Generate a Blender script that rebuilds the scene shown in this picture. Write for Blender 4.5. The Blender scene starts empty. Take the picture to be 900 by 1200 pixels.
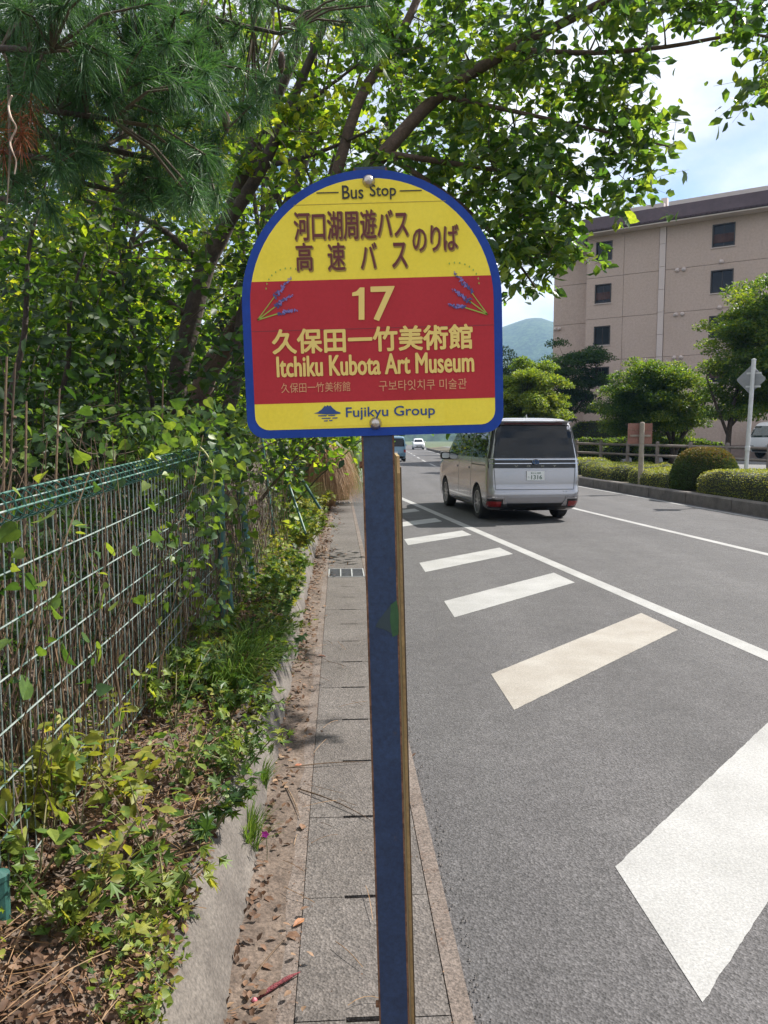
import bpy, bmesh, math, random
import numpy as np
from mathutils import Vector, Matrix

# ---------------------------------------------------------------- camera, sky, sun, exposure
SC = bpy.context.scene
COL = SC.collection
PITCH = math.atan(85 / 900)
CAMH = 1.5
cam_d = bpy.data.cameras.new('camera')
cam_d.sensor_fit = 'AUTO'
cam_d.sensor_width = 36.0
cam_d.lens = 27.0
cam_d.clip_start = 0.05
cam_d.clip_end = 9000
cam = bpy.data.objects.new('camera', cam_d)
COL.objects.link(cam)
cam.location = (0, 0, CAMH)
cam.rotation_euler = (math.radians(90) - PITCH, 0, 0)
SC.camera = cam

SUN_EL, SUN_AZ = math.radians(47), math.radians(60)      # azimuth measured from +Y towards +X
SUN_DIR = Vector((math.cos(SUN_EL) * math.sin(SUN_AZ), math.cos(SUN_EL) * math.cos(SUN_AZ), math.sin(SUN_EL)))
sun_d = bpy.data.lights.new('sun', 'SUN')
sun_d.energy = 2.1
sun_d.angle = math.radians(0.53)
sun_d.color = (1.0, 0.955, 0.88)
sun = bpy.data.objects.new('sun', sun_d)
COL.objects.link(sun)
sun.location = (30, 20, 40)
sun.rotation_euler = (-SUN_DIR).to_track_quat('-Z', 'Y').to_euler()

W = bpy.data.worlds.new('World')
SC.world = W
W.use_nodes = True
nt = W.node_tree
nt.nodes.clear()
def wn(t, **k):
    n = nt.nodes.new(t)
    for a, b in k.items():
        setattr(n, a, b)
    return n
w_out = wn('ShaderNodeOutputWorld')
w_bg = wn('ShaderNodeBackground')
w_bg.inputs['Strength'].default_value = 0.15
w_sky = wn('ShaderNodeTexSky', sky_type='NISHITA')
w_sky.sun_disc = False
w_sky.sun_elevation = SUN_EL
w_sky.sun_rotation = SUN_AZ
w_sky.altitude = 850
w_sky.air_density = 1.0
w_sky.dust_density = 1.2
w_sky.ozone_density = 1.2
w_tc = wn('ShaderNodeTexCoord')
w_sep = wn('ShaderNodeSeparateXYZ')
w_add = wn('ShaderNodeMath', operation='ADD'); w_add.inputs[1].default_value = 0.22
w_max = wn('ShaderNodeMath', operation='MAXIMUM'); w_max.inputs[1].default_value = 0.05
w_dx = wn('ShaderNodeMath', operation='DIVIDE')
w_dy = wn('ShaderNodeMath', operation='DIVIDE')
w_cmb = wn('ShaderNodeCombineXYZ')
w_n1 = wn('ShaderNodeTexNoise')
w_n1.inputs['Scale'].default_value = 1.5
w_n1.inputs['Detail'].default_value = 9
w_n1.inputs['Roughness'].default_value = 0.55
w_n1.inputs['Distortion'].default_value = 0.25
w_map = wn('ShaderNodeMapping')
w_map.inputs['Location'].default_value = (2.05, 0.62, 0)
w_rmp = wn('ShaderNodeValToRGB')
w_rmp.color_ramp.elements[0].position = 0.34
w_rmp.color_ramp.elements[1].position = 0.51
w_n2 = wn('ShaderNodeTexNoise')
w_n2.inputs['Scale'].default_value = 3.1
w_n2.inputs['Detail'].default_value = 6
w_rm2 = wn('ShaderNodeValToRGB')
w_rm2.color_ramp.elements[0].position = 0.3
w_rm2.color_ramp.elements[0].color = (1.32, 1.36, 1.44, 1)
w_rm2.color_ramp.elements[1].position = 0.66
w_rm2.color_ramp.elements[1].color = (1.8, 1.81, 1.84, 1)
w_mix = wn('ShaderNodeMix', data_type='RGBA')
w_dim = wn('ShaderNodeMix', data_type='RGBA', blend_type='MULTIPLY')
w_dim.inputs['Factor'].default_value = 1.0
w_dim.inputs['B'].default_value = (0.235, 0.235, 0.235, 1)
L = nt.links.new
L(w_tc.outputs['Generated'], w_sep.inputs[0])
L(w_sep.outputs['Z'], w_add.inputs[0]); L(w_add.outputs[0], w_max.inputs[0])
L(w_sep.outputs['X'], w_dx.inputs[0]); L(w_max.outputs[0], w_dx.inputs[1])
L(w_sep.outputs['Y'], w_dy.inputs[0]); L(w_max.outputs[0], w_dy.inputs[1])
L(w_dx.outputs[0], w_cmb.inputs[0]); L(w_dy.outputs[0], w_cmb.inputs[1])
L(w_cmb.outputs[0], w_map.inputs[0])
L(w_map.outputs[0], w_n1.inputs['Vector']); L(w_map.outputs[0], w_n2.inputs['Vector'])
L(w_n1.outputs['Fac'], w_rmp.inputs[0]); L(w_n2.outputs['Fac'], w_rm2.inputs[0])
L(w_sky.outputs[0], w_dim.inputs['A']); L(w_dim.outputs['Result'], w_mix.inputs['A']); L(w_rm2.outputs[0], w_mix.inputs['B']); L(w_rmp.outputs[0], w_mix.inputs['Factor'])
L(w_mix.outputs['Result'], w_bg.inputs['Color']); L(w_bg.outputs[0], w_out.inputs['Surface'])

vs = SC.view_settings
vs.view_transform = 'Standard'
vs.look = 'None'
vs.exposure = 2.28
vs.gamma = 1.0
vs.use_curve_mapping = False
SC.render.engine = 'CYCLES'
cy = SC.cycles
cy.max_bounces = 6
cy.diffuse_bounces = 3
cy.glossy_bounces = 3
cy.transmission_bounces = 4
cy.transparent_max_bounces = 8
cy.volume_bounces = 0
cy.caustics_reflective = False
cy.caustics_refractive = False
cy.sample_clamp_indirect = 6.0
cy.use_denoising = True

random.seed(7)
RNG = np.random.default_rng(7)

# ---------------------------------------------------------------- helpers
HAZE = True
_c, _s = math.cos(PITCH), math.sin(PITCH)
def _ray(u, v):
    x = (u - 450) / 900; y = -(v - 600) / 900
    return x, _c + y * _s, -_s + y * _c
def at(u, v, Y):
    "the place that lies Y metres ahead on the line of sight of a point of the photograph"
    x, y, z = _ray(u, v); t = Y / y
    return Vector((x * t, Y, CAMH + z * t))

def interp(pts, y):
    if y <= pts[0][0]:
        a, b = pts[0], pts[1]
    elif y >= pts[-1][0]:
        a, b = pts[-2], pts[-1]
    else:
        for a, b in zip(pts, pts[1:]):
            if a[0] <= y <= b[0]:
                break
    return a[1] + (b[1] - a[1]) * (y - a[0]) / (b[0] - a[0])

def link(o, parent=None):
    COL.objects.link(o)
    if parent is not None:
        o.parent = parent
    return o

def tag(o, label=None, cat=None, group=None, kind=None):
    if label: o['label'] = label
    if cat: o['category'] = cat
    if group: o['group'] = group
    if kind: o['kind'] = kind
    return o

def thing(name, label, cat, loc=(0, 0, 0), rotz=0.0, group=None):
    o = bpy.data.objects.new(name, None)
    o.empty_display_size = 0.2
    o.location = loc
    o.rotation_euler = (0, 0, rotz)
    link(o)
    return tag(o, label, cat, group)

class MB:
    "collects shapes for one mesh"
    def __init__(s):
        s.v = []; s.f = []
    def add(s, vs, fs):
        n = len(s.v)
        s.v += [tuple(p) for p in vs]
        s.f += [tuple(n + i for i in f) for f in fs]
        return s
    def box(s, x0, x1, y0, y1, z0, z1, M=None):
        vs = [Vector(p) for p in ((x0,y0,z0),(x1,y0,z0),(x1,y1,z0),(x0,y1,z0),(x0,y0,z1),(x1,y0,z1),(x1,y1,z1),(x0,y1,z1))]
        if M: vs = [M @ p for p in vs]
        return s.add(vs, [(0,3,2,1),(4,5,6,7),(0,1,5,4),(1,2,6,5),(2,3,7,6),(3,0,4,7)])
    def cbox(s, x0, x1, y0, y1, z0, z1, c=0.01, M=None):
        "box with chamfered upright edges and top edge"
        vs = []
        for z, i in ((z0, 0), (z1 - c, 0), (z1, c)):
            a, b, d, e = x0 + i, x1 - i, y0 + i, y1 - i
            vs += [(a+c,d,z),(b-c,d,z),(b,d+c,z),(b,e-c,z),(b-c,e,z),(a+c,e,z),(a,e-c,z),(a,d+c,z)]
        vs = [Vector(p) for p in vs]
        if M: vs = [M @ p for p in vs]
        fs = [tuple(range(7, -1, -1)), tuple(range(16, 24))]
        for r in (0, 8):
            for i in range(8):
                j = (i + 1) % 8
                fs.append((r + i, r + j, r + 8 + j, r + 8 + i))
        return s.add(vs, fs)
    def tube(s, pts, rad, n=6, caps=True):
        pts = [Vector(p) for p in pts]
        if not hasattr(rad, '__len__'): rad = [rad] * len(pts)
        base = len(s.v)
        prev = None
        for i, p in enumerate(pts):
            d = (pts[min(i + 1, len(pts) - 1)] - pts[max(i - 1, 0)])
            if d.length < 1e-9: d = Vector((0, 0, 1))
            d.normalize()
            if prev is None:
                a = d.cross(Vector((0, 0, 1)))
                if a.length < 0.1: a = d.cross(Vector((0, 1, 0)))
            else:
                a = prev - d * prev.dot(d)
            a.normalize(); prev = a
            b = d.cross(a)
            for k in range(n):
                t = 2 * math.pi * k / n
                s.v.append(tuple(p + (a * math.cos(t) + b * math.sin(t)) * rad[i]))
        for i in range(len(pts) - 1):
            for k in range(n):
                j = (k + 1) % n
                q = base + i * n
                s.f.append((q + k, q + j, q + n + j, q + n + k))
        if caps:
            s.f.append(tuple(base + k for k in range(n - 1, -1, -1)))
            q = base + (len(pts) - 1) * n
            s.f.append(tuple(q + k for k in range(n)))
        return s
    def prism(s, poly, z0, z1, M=None):
        "poly: list of (x, y) counter-clockwise"
        n = len(poly)
        vs = [Vector((x, y, z0)) for x, y in poly] + [Vector((x, y, z1)) for x, y in poly]
        if M: vs = [M @ p for p in vs]
        fs = [tuple(range(n - 1, -1, -1)), tuple(range(n, 2 * n))] + [(i, (i + 1) % n, n + (i + 1) % n, n + i) for i in range(n)]
        return s.add(vs, fs)
    def lathe(s, prof, n=20, M=None):
        "prof: list of (r, h) turned about local z"
        base = len(s.v)
        for r, h in prof:
            for k in range(n):
                t = 2 * math.pi * k / n
                p = Vector((r * math.cos(t), r * math.sin(t), h))
                s.v.append(tuple(M @ p if M else p))
        for i in range(len(prof) - 1):
            for k in range(n):
                j = (k + 1) % n; q = base + i * n
                s.f.append((q + k, q + j, q + n + j, q + n + k))
        return s
    def grid(s, P):
        "P: rows of points"
        base = len(s.v); m = len(P[0])
        for r in P: s.v += [tuple(p) for p in r]
        for i in range(len(P) - 1):
            for k in range(m - 1):
                q = base + i * m + k
                s.f.append((q, q + 1, q + m + 1, q + m))
        return s
    def mesh(s, name):
        me = bpy.data.meshes.new(name)
        me.from_pydata(s.v, [], s.f)
        me.update()
        return me
    def build(s, name, mat, parent=None, smooth=False, world=False):
        me = s.mesh(name)
        if mat: me.materials.append(mat)
        if smooth:
            me.polygons.foreach_set('use_smooth', [True] * len(me.polygons))
        o = link(bpy.data.objects.new(name, me), parent)
        if world and parent is not None:
            o.location = -parent.location
        return o

def np_mesh(name, V, F, mat, parent=None, smooth=False, world=False):
    "V (n,3) array, F (m,k) array of k-gons or list of arrays"
    me = bpy.data.meshes.new(name)
    if not isinstance(F, (list, tuple)): F = [F]
    lo = np.concatenate([f.ravel() for f in F]).astype(np.int32)
    tot = np.concatenate([np.full(len(f), f.shape[1]) for f in F]).astype(np.int32)
    st = np.concatenate([[0], np.cumsum(tot)[:-1]]).astype(np.int32)
    me.vertices.add(len(V)); me.vertices.foreach_set('co', V.astype(np.float32).ravel())
    me.loops.add(len(lo)); me.loops.foreach_set('vertex_index', lo)
    me.polygons.add(len(tot)); me.polygons.foreach_set('loop_start', st); me.polygons.foreach_set('loop_total', tot)
    if smooth: me.polygons.foreach_set('use_smooth', np.ones(len(tot), bool))
    me.update(calc_edges=True)
    me.validate()
    if mat: me.materials.append(mat)
    o = link(bpy.data.objects.new(name, me), parent)
    if world and parent is not None:
        o.location = -parent.location
    return o

def noise3(p, s=1.0):
    from mathutils import noise
    return noise.noise(Vector(p) * s)

# ---------------------------------------------------------------- materials
MATS = {}
def new_mat(name):
    m = bpy.data.materials.new(name); m.use_nodes = True
    t = m.node_tree; t.nodes.clear()
    return m, t, (lambda ty, **k: _mk(t, ty, k))
def _mk(t, ty, k):
    n = t.nodes.new(ty)
    for a, b in k.items(): setattr(n, a, b)
    return n
def ramp(N, stops):
    r = N('ShaderNodeValToRGB'); cr = r.color_ramp
    while len(cr.elements) < len(stops): cr.elements.new(0.5)
    for e, (p, c) in zip(cr.elements, stops):
        e.position = p; e.color = (*c, 1) if len(c) == 3 else c
    return r

def surf(name, c1, c2=None, scale=4.0, rough=0.7, metal=0.0, fine=None, bump=0.0, bscale=60.0, coat=0.0, stain=None, detail=6.0, spec=0.5, trans=0.0, runs=False):
    "mottled surface: c1/c2 mixed by noise, optional fine speckle (scale, amount), optional stains (colour, scale, threshold)"
    if name in MATS: return MATS[name]
    m, t, N = new_mat(name)
    out = N('ShaderNodeOutputMaterial'); b = N('ShaderNodeBsdfPrincipled')
    tc = N('ShaderNodeTexCoord')
    c2 = c2 or c1
    n1 = N('ShaderNodeTexNoise'); n1.inputs['Scale'].default_value = scale; n1.inputs['Detail'].default_value = detail
    n1.inputs['Roughness'].default_value = 0.6
    t.links.new(tc.outputs['Object'], n1.inputs['Vector'])
    r = ramp(N, [(0.32, c1), (0.68, c2)])
    t.links.new(n1.outputs['Fac'], r.inputs[0])
    col = r.outputs[0]
    if stain:
        sc_, ss, th = stain
        n3 = N('ShaderNodeTexNoise'); n3.inputs['Scale'].default_value = ss; n3.inputs['Detail'].default_value = 8; n3.inputs['Roughness'].default_value = 0.7
        if runs:
            # rain runs: stretched down the wall
            mp = N('ShaderNodeMapping'); mp.inputs['Scale'].default_value = (1, 1, .07); t.links.new(tc.outputs['Object'], mp.inputs[0]); t.links.new(mp.outputs[0], n3.inputs['Vector'])
        else:
            t.links.new(tc.outputs['Object'], n3.inputs['Vector'])
        rr = ramp(N, [(th, (0, 0, 0)), (th + 0.1, (1, 1, 1))])
        t.links.new(n3.outputs['Fac'], rr.inputs[0])
        mx = N('ShaderNodeMix', data_type='RGBA'); mx.inputs['B'].default_value = (*sc_, 1)
        t.links.new(rr.outputs[0], mx.inputs['Factor']); t.links.new(col, mx.inputs['A'])
        col = mx.outputs['Result']
    if fine:
        n2 = N('ShaderNodeTexNoise'); n2.inputs['Scale'].default_value = fine[0]; n2.inputs['Detail'].default_value = 3
        n2.inputs['Roughness'].default_value = 0.7
        t.links.new(tc.outputs['Object'], n2.inputs['Vector'])
        a = fine[1]
        r2 = ramp(N, [(0.3, (1 - a,) * 3), (0.7, (1 + a,) * 3)])
        t.links.new(n2.outputs['Fac'], r2.inputs[0])
        mm = N('ShaderNodeMix', data_type='RGBA', blend_type='MULTIPLY'); mm.inputs['Factor'].default_value = 1
        t.links.new(col, mm.inputs['A']); t.links.new(r2.outputs[0], mm.inputs['B'])
        col = mm.outputs['Result']
    t.links.new(col, b.inputs['Base Color'])
    b.inputs['Roughness'].default_value = rough
    b.inputs['Metallic'].default_value = metal
    b.inputs['Specular IOR Level'].default_value = spec
    if coat:
        b.inputs['Coat Weight'].default_value = coat; b.inputs['Coat Roughness'].default_value = 0.06
    if bump:
        nb = N('ShaderNodeTexNoise'); nb.inputs['Scale'].default_value = bscale; nb.inputs['Detail'].default_value = 4
        t.links.new(tc.outputs['Object'], nb.inputs['Vector'])
        bp = N('ShaderNodeBump'); bp.inputs['Strength'].default_value = bump; bp.inputs['Distance'].default_value = 0.01
        t.links.new(nb.outputs['Fac'], bp.inputs['Height']); t.links.new(bp.outputs[0], b.inputs['Normal'])
    sh = b.outputs[0]
    if trans:
        tr = N('ShaderNodeBsdfTranslucent'); t.links.new(col, tr.inputs[0])
        ms = N('ShaderNodeMixShader'); ms.inputs[0].default_value = trans
        t.links.new(sh, ms.inputs[1]); t.links.new(tr.outputs[0], ms.inputs[2]); sh = ms.outputs[0]
    t.links.new(sh, out.inputs['Surface'])
    MATS[name] = m
    return m

def asphalt(name, c1, c2, patch=.4, dark=(.05, .047, .048), chips=.95, streak=False):
    "stone chips in a binder: coarse and fine speckle over slow mottling"
    m, t, N = new_mat(name)
    out = N('ShaderNodeOutputMaterial'); b = N('ShaderNodeBsdfPrincipled'); g = N('ShaderNodeNewGeometry')
    P = g.outputs['Position']
    def noise(sc, det=3, ro=.6):
        n = N('ShaderNodeTexNoise'); n.inputs['Scale'].default_value = sc; n.inputs['Detail'].default_value = det; n.inputs['Roughness'].default_value = ro
        t.links.new(P, n.inputs['Vector']); return n.outputs['Fac']
    def mult(a, f, lo, hi, p0=.3, p1=.7):
        r = ramp(N, [(p0, (lo,) * 3), (p1, (hi,) * 3)]); t.links.new(f, r.inputs[0])
        x = N('ShaderNodeMix', data_type='RGBA', blend_type='MULTIPLY'); x.inputs['Factor'].default_value = 1
        t.links.new(a, x.inputs['A']); t.links.new(r.outputs[0], x.inputs['B']); return x.outputs['Result']
    r = ramp(N, [(.35, c1), (.65, c2)]); t.links.new(noise(patch, 6), r.inputs[0]); col = r.outputs[0]
    rs = ramp(N, [(.60, (0, 0, 0)), (.74, (1, 1, 1))]); t.links.new(noise(patch * 2.3 + .3, 9, .75), rs.inputs[0])
    mx = N('ShaderNodeMix', data_type='RGBA'); mx.inputs['B'].default_value = (*dark, 1)
    mm = N('ShaderNodeMath', operation='MULTIPLY'); mm.inputs[1].default_value = .6; t.links.new(rs.outputs[0], mm.inputs[0])
    t.links.new(mm.outputs[0], mx.inputs['Factor']); t.links.new(col, mx.inputs['A']); col = mx.outputs['Result']
    v = N('ShaderNodeTexVoronoi'); v.inputs['Scale'].default_value = 130; t.links.new(P, v.inputs['Vector'])
    sp = N('ShaderNodeSeparateColor'); t.links.new(v.outputs['Color'], sp.inputs[0])
    col = mult(col, sp.outputs[0], 1 - .38 * chips, 1 + .42 * chips, 0, 1)
    col = mult(col, noise(75, 4, .75), 1 - .42 * chips, 1 + .42 * chips, .32, .68)
    if streak:
        # traffic has polished and soiled the lanes lengthwise
        mp = N('ShaderNodeMapping'); mp.inputs['Rotation'].default_value = (0, 0, -.13); mp.inputs['Scale'].default_value = (1.5, .07, 1); t.links.new(P, mp.inputs[0])
        n = N('ShaderNodeTexNoise'); n.inputs['Scale'].default_value = 1.0; n.inputs['Detail'].default_value = 5; t.links.new(mp.outputs[0], n.inputs['Vector'])
        col = mult(col, n.outputs['Fac'], .84, 1.16, .3, .7)
        col = mult(col, noise(3.2, 7, .75), .88, 1.12)
    col = mult(col, noise(14, 4, .7), .86, 1.14)
    t.links.new(col, b.inputs['Base Color']); b.inputs['Roughness'].default_value = .88
    bp = N('ShaderNodeBump'); bp.inputs['Strength'].default_value = .55; bp.inputs['Distance'].default_value = .006
    t.links.new(v.outputs['Distance'], bp.inputs['Height']); t.links.new(bp.outputs[0], b.inputs['Normal'])
    t.links.new(b.outputs[0], out.inputs['Surface']); MATS[name] = m; return m

def leafmat(name, cols, trans=0.45, rough=0.45, nscale=0.8, tcol=None, spec=0.4, blotch=55.0):
    "leaves: each leaf its own shade, drifting with place; light shines through"
    if name in MATS: return MATS[name]
    m, t, N = new_mat(name)
    out = N('ShaderNodeOutputMaterial'); b = N('ShaderNodeBsdfPrincipled')
    g = N('ShaderNodeNewGeometry'); oi = N('ShaderNodeObjectInfo')
    ad = N('ShaderNodeMath', operation='ADD'); fr = N('ShaderNodeMath', operation='FRACT')
    t.links.new(g.outputs['Random Per Island'], ad.inputs[0]); t.links.new(oi.outputs['Random'], ad.inputs[1])
    t.links.new(ad.outputs[0], fr.inputs[0])
    n = N('ShaderNodeTexNoise'); n.inputs['Scale'].default_value = nscale; n.inputs['Detail'].default_value = 3
    t.links.new(g.outputs['Position'], n.inputs['Vector'])
    mr = N('ShaderNodeMapRange'); mr.inputs['From Min'].default_value = 0.3; mr.inputs['From Max'].default_value = 0.7
    t.links.new(n.outputs['Fac'], mr.inputs['Value'])
    mx = N('ShaderNodeMix', data_type='FLOAT'); mx.inputs['Factor'].default_value = 0.4
    t.links.new(fr.outputs[0], mx.inputs['A']); t.links.new(mr.outputs[0], mx.inputs['B'])
    k = len(cols)
    r = ramp(N, [(i / (k - 1) * 0.8 + 0.1, c) for i, c in enumerate(cols)])
    t.links.new(mx.outputs['Result'], r.inputs[0])
    # blotches within the leaf itself
    nb = N('ShaderNodeTexNoise'); nb.inputs['Scale'].default_value = blotch; nb.inputs['Detail'].default_value = 3
    t.links.new(g.outputs['Position'], nb.inputs['Vector'])
    rb = ramp(N, [(.3, (.68, .72, .7)), (.7, (1.3, 1.25, 1.15))]); t.links.new(nb.outputs['Fac'], rb.inputs[0])
    mb_ = N('ShaderNodeMix', data_type='RGBA', blend_type='MULTIPLY'); mb_.inputs['Factor'].default_value = 1
    t.links.new(r.outputs[0], mb_.inputs['A']); t.links.new(rb.outputs[0], mb_.inputs['B'])
    class _R: outputs = [mb_.outputs['Result']]
    r = _R
    t.links.new(r.outputs[0], b.inputs['Base Color'])
    b.inputs['Roughness'].default_value = rough
    b.inputs['Specular IOR Level'].default_value = spec
    tr = N('ShaderNodeBsdfTranslucent')
    if tcol:
        mm = N('ShaderNodeMix', data_type='RGBA', blend_type='MULTIPLY'); mm.inputs['Factor'].default_value = 1
        mm.inputs['B'].default_value = (*tcol, 1)
        t.links.new(r.outputs[0], mm.inputs['A']); t.links.new(mm.outputs['Result'], tr.inputs[0])
    else:
        t.links.new(r.outputs[0], tr.inputs[0])
    ms = N('ShaderNodeMixShader'); ms.inputs[0].default_value = trans
    t.links.new(b.outputs[0], ms.inputs[1]); t.links.new(tr.outputs[0], ms.inputs[2])
    t.links.new(ms.outputs[0], out.inputs['Surface'])
    MATS[name] = m
    return m

def plain(name, c, rough=0.5, metal=0.0, coat=0.0, spec=0.5):
    return surf(name, c, tuple(x * 0.9 for x in c), 3.0, rough, metal, coat=coat, spec=spec, detail=3)

# foliage leaves reflect 0.04-0.12, and pass about as much light through
M_LEAF_CHERRY = leafmat('leaf_cherry', [(.016, .045, .016), (.028, .07, .022), (.05, .10, .026), (.12, .17, .035)], .46, .3, tcol=(4.2, 3.6, 1.1), spec=.5)
M_LEAF_WOOD = leafmat('leaf_wood', [(.016, .045, .012), (.03, .075, .016), (.065, .12, .02), (.15, .19, .03)], .55, .5, tcol=(4.2, 3.4, .9))
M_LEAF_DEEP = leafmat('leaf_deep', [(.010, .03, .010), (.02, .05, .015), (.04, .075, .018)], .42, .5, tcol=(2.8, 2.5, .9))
M_LEAF_PALE = leafmat('leaf_pale', [(.10, .13, .02), (.2, .22, .035), (.34, .33, .06)], .5, .5, tcol=(1.6, 1.5, .8))
M_LEAF_VINE = leafmat('leaf_vine', [(.022, .055, .018), (.04, .09, .026), (.085, .15, .034), (.2, .26, .05)], .42, .45, tcol=(2.4, 2.1, .8))
M_LEAF_WEED = leafmat('leaf_weed', [(.045, .10, .02), (.09, .16, .03), (.17, .22, .04), (.28, .28, .05)], .4, .5, tcol=(1.7, 1.6, .9))
M_LEAF_MAPLE = leafmat('leaf_maple', [(.02, .055, .015), (.042, .092, .02), (.12, .17, .026)], .5, .5, nscale=.5, tcol=(3.4, 2.7, .7))
M_LEAF_LIME = leafmat('leaf_lime', [(.06, .12, .018), (.12, .19, .028), (.24, .28, .045)], .48, .5, nscale=.5, tcol=(2.0, 1.8, .8))
M_LEAF_HEDGE = leafmat('leaf_hedge', [(.08, .13, .016), (.19, .23, .026), (.34, .33, .045)], .38, .5, nscale=.9, tcol=(1.8, 1.6, .8))
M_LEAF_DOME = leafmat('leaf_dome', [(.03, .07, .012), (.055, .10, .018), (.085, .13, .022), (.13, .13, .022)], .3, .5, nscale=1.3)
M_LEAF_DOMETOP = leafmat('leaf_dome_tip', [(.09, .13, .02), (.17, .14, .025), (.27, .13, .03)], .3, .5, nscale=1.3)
M_NEEDLE = leafmat('pine_needle', [(.022, .065, .028), (.04, .105, .042), (.075, .15, .055)], .3, .45, tcol=(2.0, 2.0, 1.0))
M_RUST_LEAF = leafmat('rust_leaf', [(.10, .028, .012), (.2, .055, .02), (.3, .1, .03)], .35, .6)
M_DRY_LEAF = leafmat('dry_leaf', [(.045, .024, .015), (.10, .055, .034), (.17, .095, .06), (.30, .2, .13)], .2, .7, nscale=3)
M_DRY_RED = leafmat('dry_leaf_red', [(.16, .03, .02), (.3, .08, .04), (.38, .2, .1)], .2, .6, nscale=3)
M_DRY_STEM = leafmat('dry_stem', [(.05, .03, .02), (.11, .07, .045), (.22, .15, .09)], .0, .7, nscale=4)
M_STRAW = leafmat('straw', [(.17, .09, .042), (.29, .17, .085), (.42, .28, .16)], .3, .6, nscale=3)
M_GRASS = leafmat('grass_blade', [(.04, .10, .015), (.09, .17, .03), (.17, .24, .05)], .4, .5, nscale=3, tcol=(1.7, 1.6, .9))
M_BARK = surf('bark', (.03, .022, .018), (.075, .055, .042), 14, .9, fine=(60, .35), bump=.8, bscale=30)
M_BARK_WARM = surf('bark_warm', (.06, .04, .03), (.13, .085, .06), 12, .9, fine=(60, .3), bump=.8, bscale=30)
M_TWIG = surf('twig', (.05, .038, .025), (.11, .085, .05), 10, .9)

M_ASPHALT = asphalt('asphalt', (.059, .0555, .057), (.075, .0715, .0725), streak=True)
M_LOT = surf('lot_asphalt', (.12, .12, .12), (.16, .16, .16), .5, .9, fine=(120, .3))
M_SLAB = asphalt('slab_concrete', (.080, .069, .062), (.107, .094, .086), 1.6, (.074, .055, .046), chips=.75)
M_EDGE = surf('edge_concrete', (.10, .077, .064), (.15, .122, .105), 4.0, .9, fine=(110, .6), bump=.5, bscale=120, stain=((.085, .055, .04), 9, .55))
M_KERB = surf('kerb_concrete', (.075, .064, .056), (.145, .127, .111), 4, .92, fine=(90, .4), bump=.8, bscale=26, stain=((.075, .055, .045), 5, .56))
M_KERB_DARK = surf('kerb_dark', (.085, .075, .068), (.17, .15, .135), 3, .92, fine=(60, .3), bump=.5, bscale=30)
M_SOIL = surf('soil', (.07, .05, .038), (.14, .105, .082), 8, .95, fine=(90, .5), bump=1, bscale=40)
M_BEDSOIL = surf('bed_soil', (.06, .05, .03), (.11, .09, .055), 2, .95, fine=(20, .4))
M_TURF = surf('turf', (.04, .06, .02), (.08, .1, .035), .3, .95, fine=(6, .4))
M_PAINT = surf('road_paint', (.232, .229, .222), (.31, .306, .30), 2.2, .75, fine=(110, .24), stain=((.13, .126, .124), 48, .63), bump=.2, bscale=150)
M_PAINT_Y = surf('road_paint_dirty', (.22, .195, .165), (.30, .28, .25), 2.2, .75, fine=(110, .24), stain=((.13, .12, .11), 44, .62), bump=.2, bscale=150)
M_IRON = surf('iron_grate', (.06, .062, .07), (.12, .12, .13), 20, .6, .5, fine=(80, .3))
M_VOID = plain('slot_dark', (.012, .011, .01), .95)

# ---------------------------------------------------------------- leaf meshes
LEAF_V = np.array([(0,0,0),(-.27,.34,.05),(-.2,.70,.03),(0,1,-.1),(.2,.70,.03),(.27,.34,.05),(0,.45,-.02)], float)
LEAF_F = [np.array([(0,6,2,1),(0,5,4,6)]), np.array([(6,3,2),(6,4,3)])]
_hl = [(-.14,-.08,.02),(-.30,-.06,.045),(-.41,.06,.06),(-.44,.2,.065),(-.40,.36,.055),(-.30,.54,.03),(-.18,.72,-.01),(-.08,.87,-.06)]
HEART_V = np.array([(0,0,0)] + _hl + [(0,1,-.12)] + [(-x,y,z) for x,y,z in reversed(_hl)] + [(0,.25,-.012),(0,.55,-.03)], float)
HEART_F = [np.array([(0,18,2,1),(18,4,3,2),(18,19,5,4),(19,7,6,5),(0,17,16,18),(18,16,15,14),(18,14,13,19),(19,13,12,11)]), np.array([(19,9,8),(19,8,7),(19,11,10),(19,10,9)])]
CARD_V = np.array([(0,0,0),(-.3,.5,.08),(0,1,-.06),(.3,.5,.08)], float)
CARD_F = [np.array([(0,2,1),(0,3,2)])]
STAR_V = np.array([(0,0,0),(-.16,.2,.02),(-.6,.35,.0),(-.2,.42,.03),(-.42,.85,-.04),(-.07,.6,.02),(0,1.1,-.08),(.07,.6,.02),(.42,.85,-.04),(.2,.42,.03),(.6,.35,0),(.16,.2,.02)], float)
STAR_F = [np.array([(0,3,2,1),(3,5,4,4)])]
STAR_F = [np.array([(0,1,2),(0,2,3),(0,3,4),(0,4,5),(0,5,6),(0,6,7),(0,7,8),(0,8,9),(0,9,10),(0,10,11)])]

def unit(a):
    return a / np.maximum(np.linalg.norm(a, axis=1, keepdims=True), 1e-9)

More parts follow.
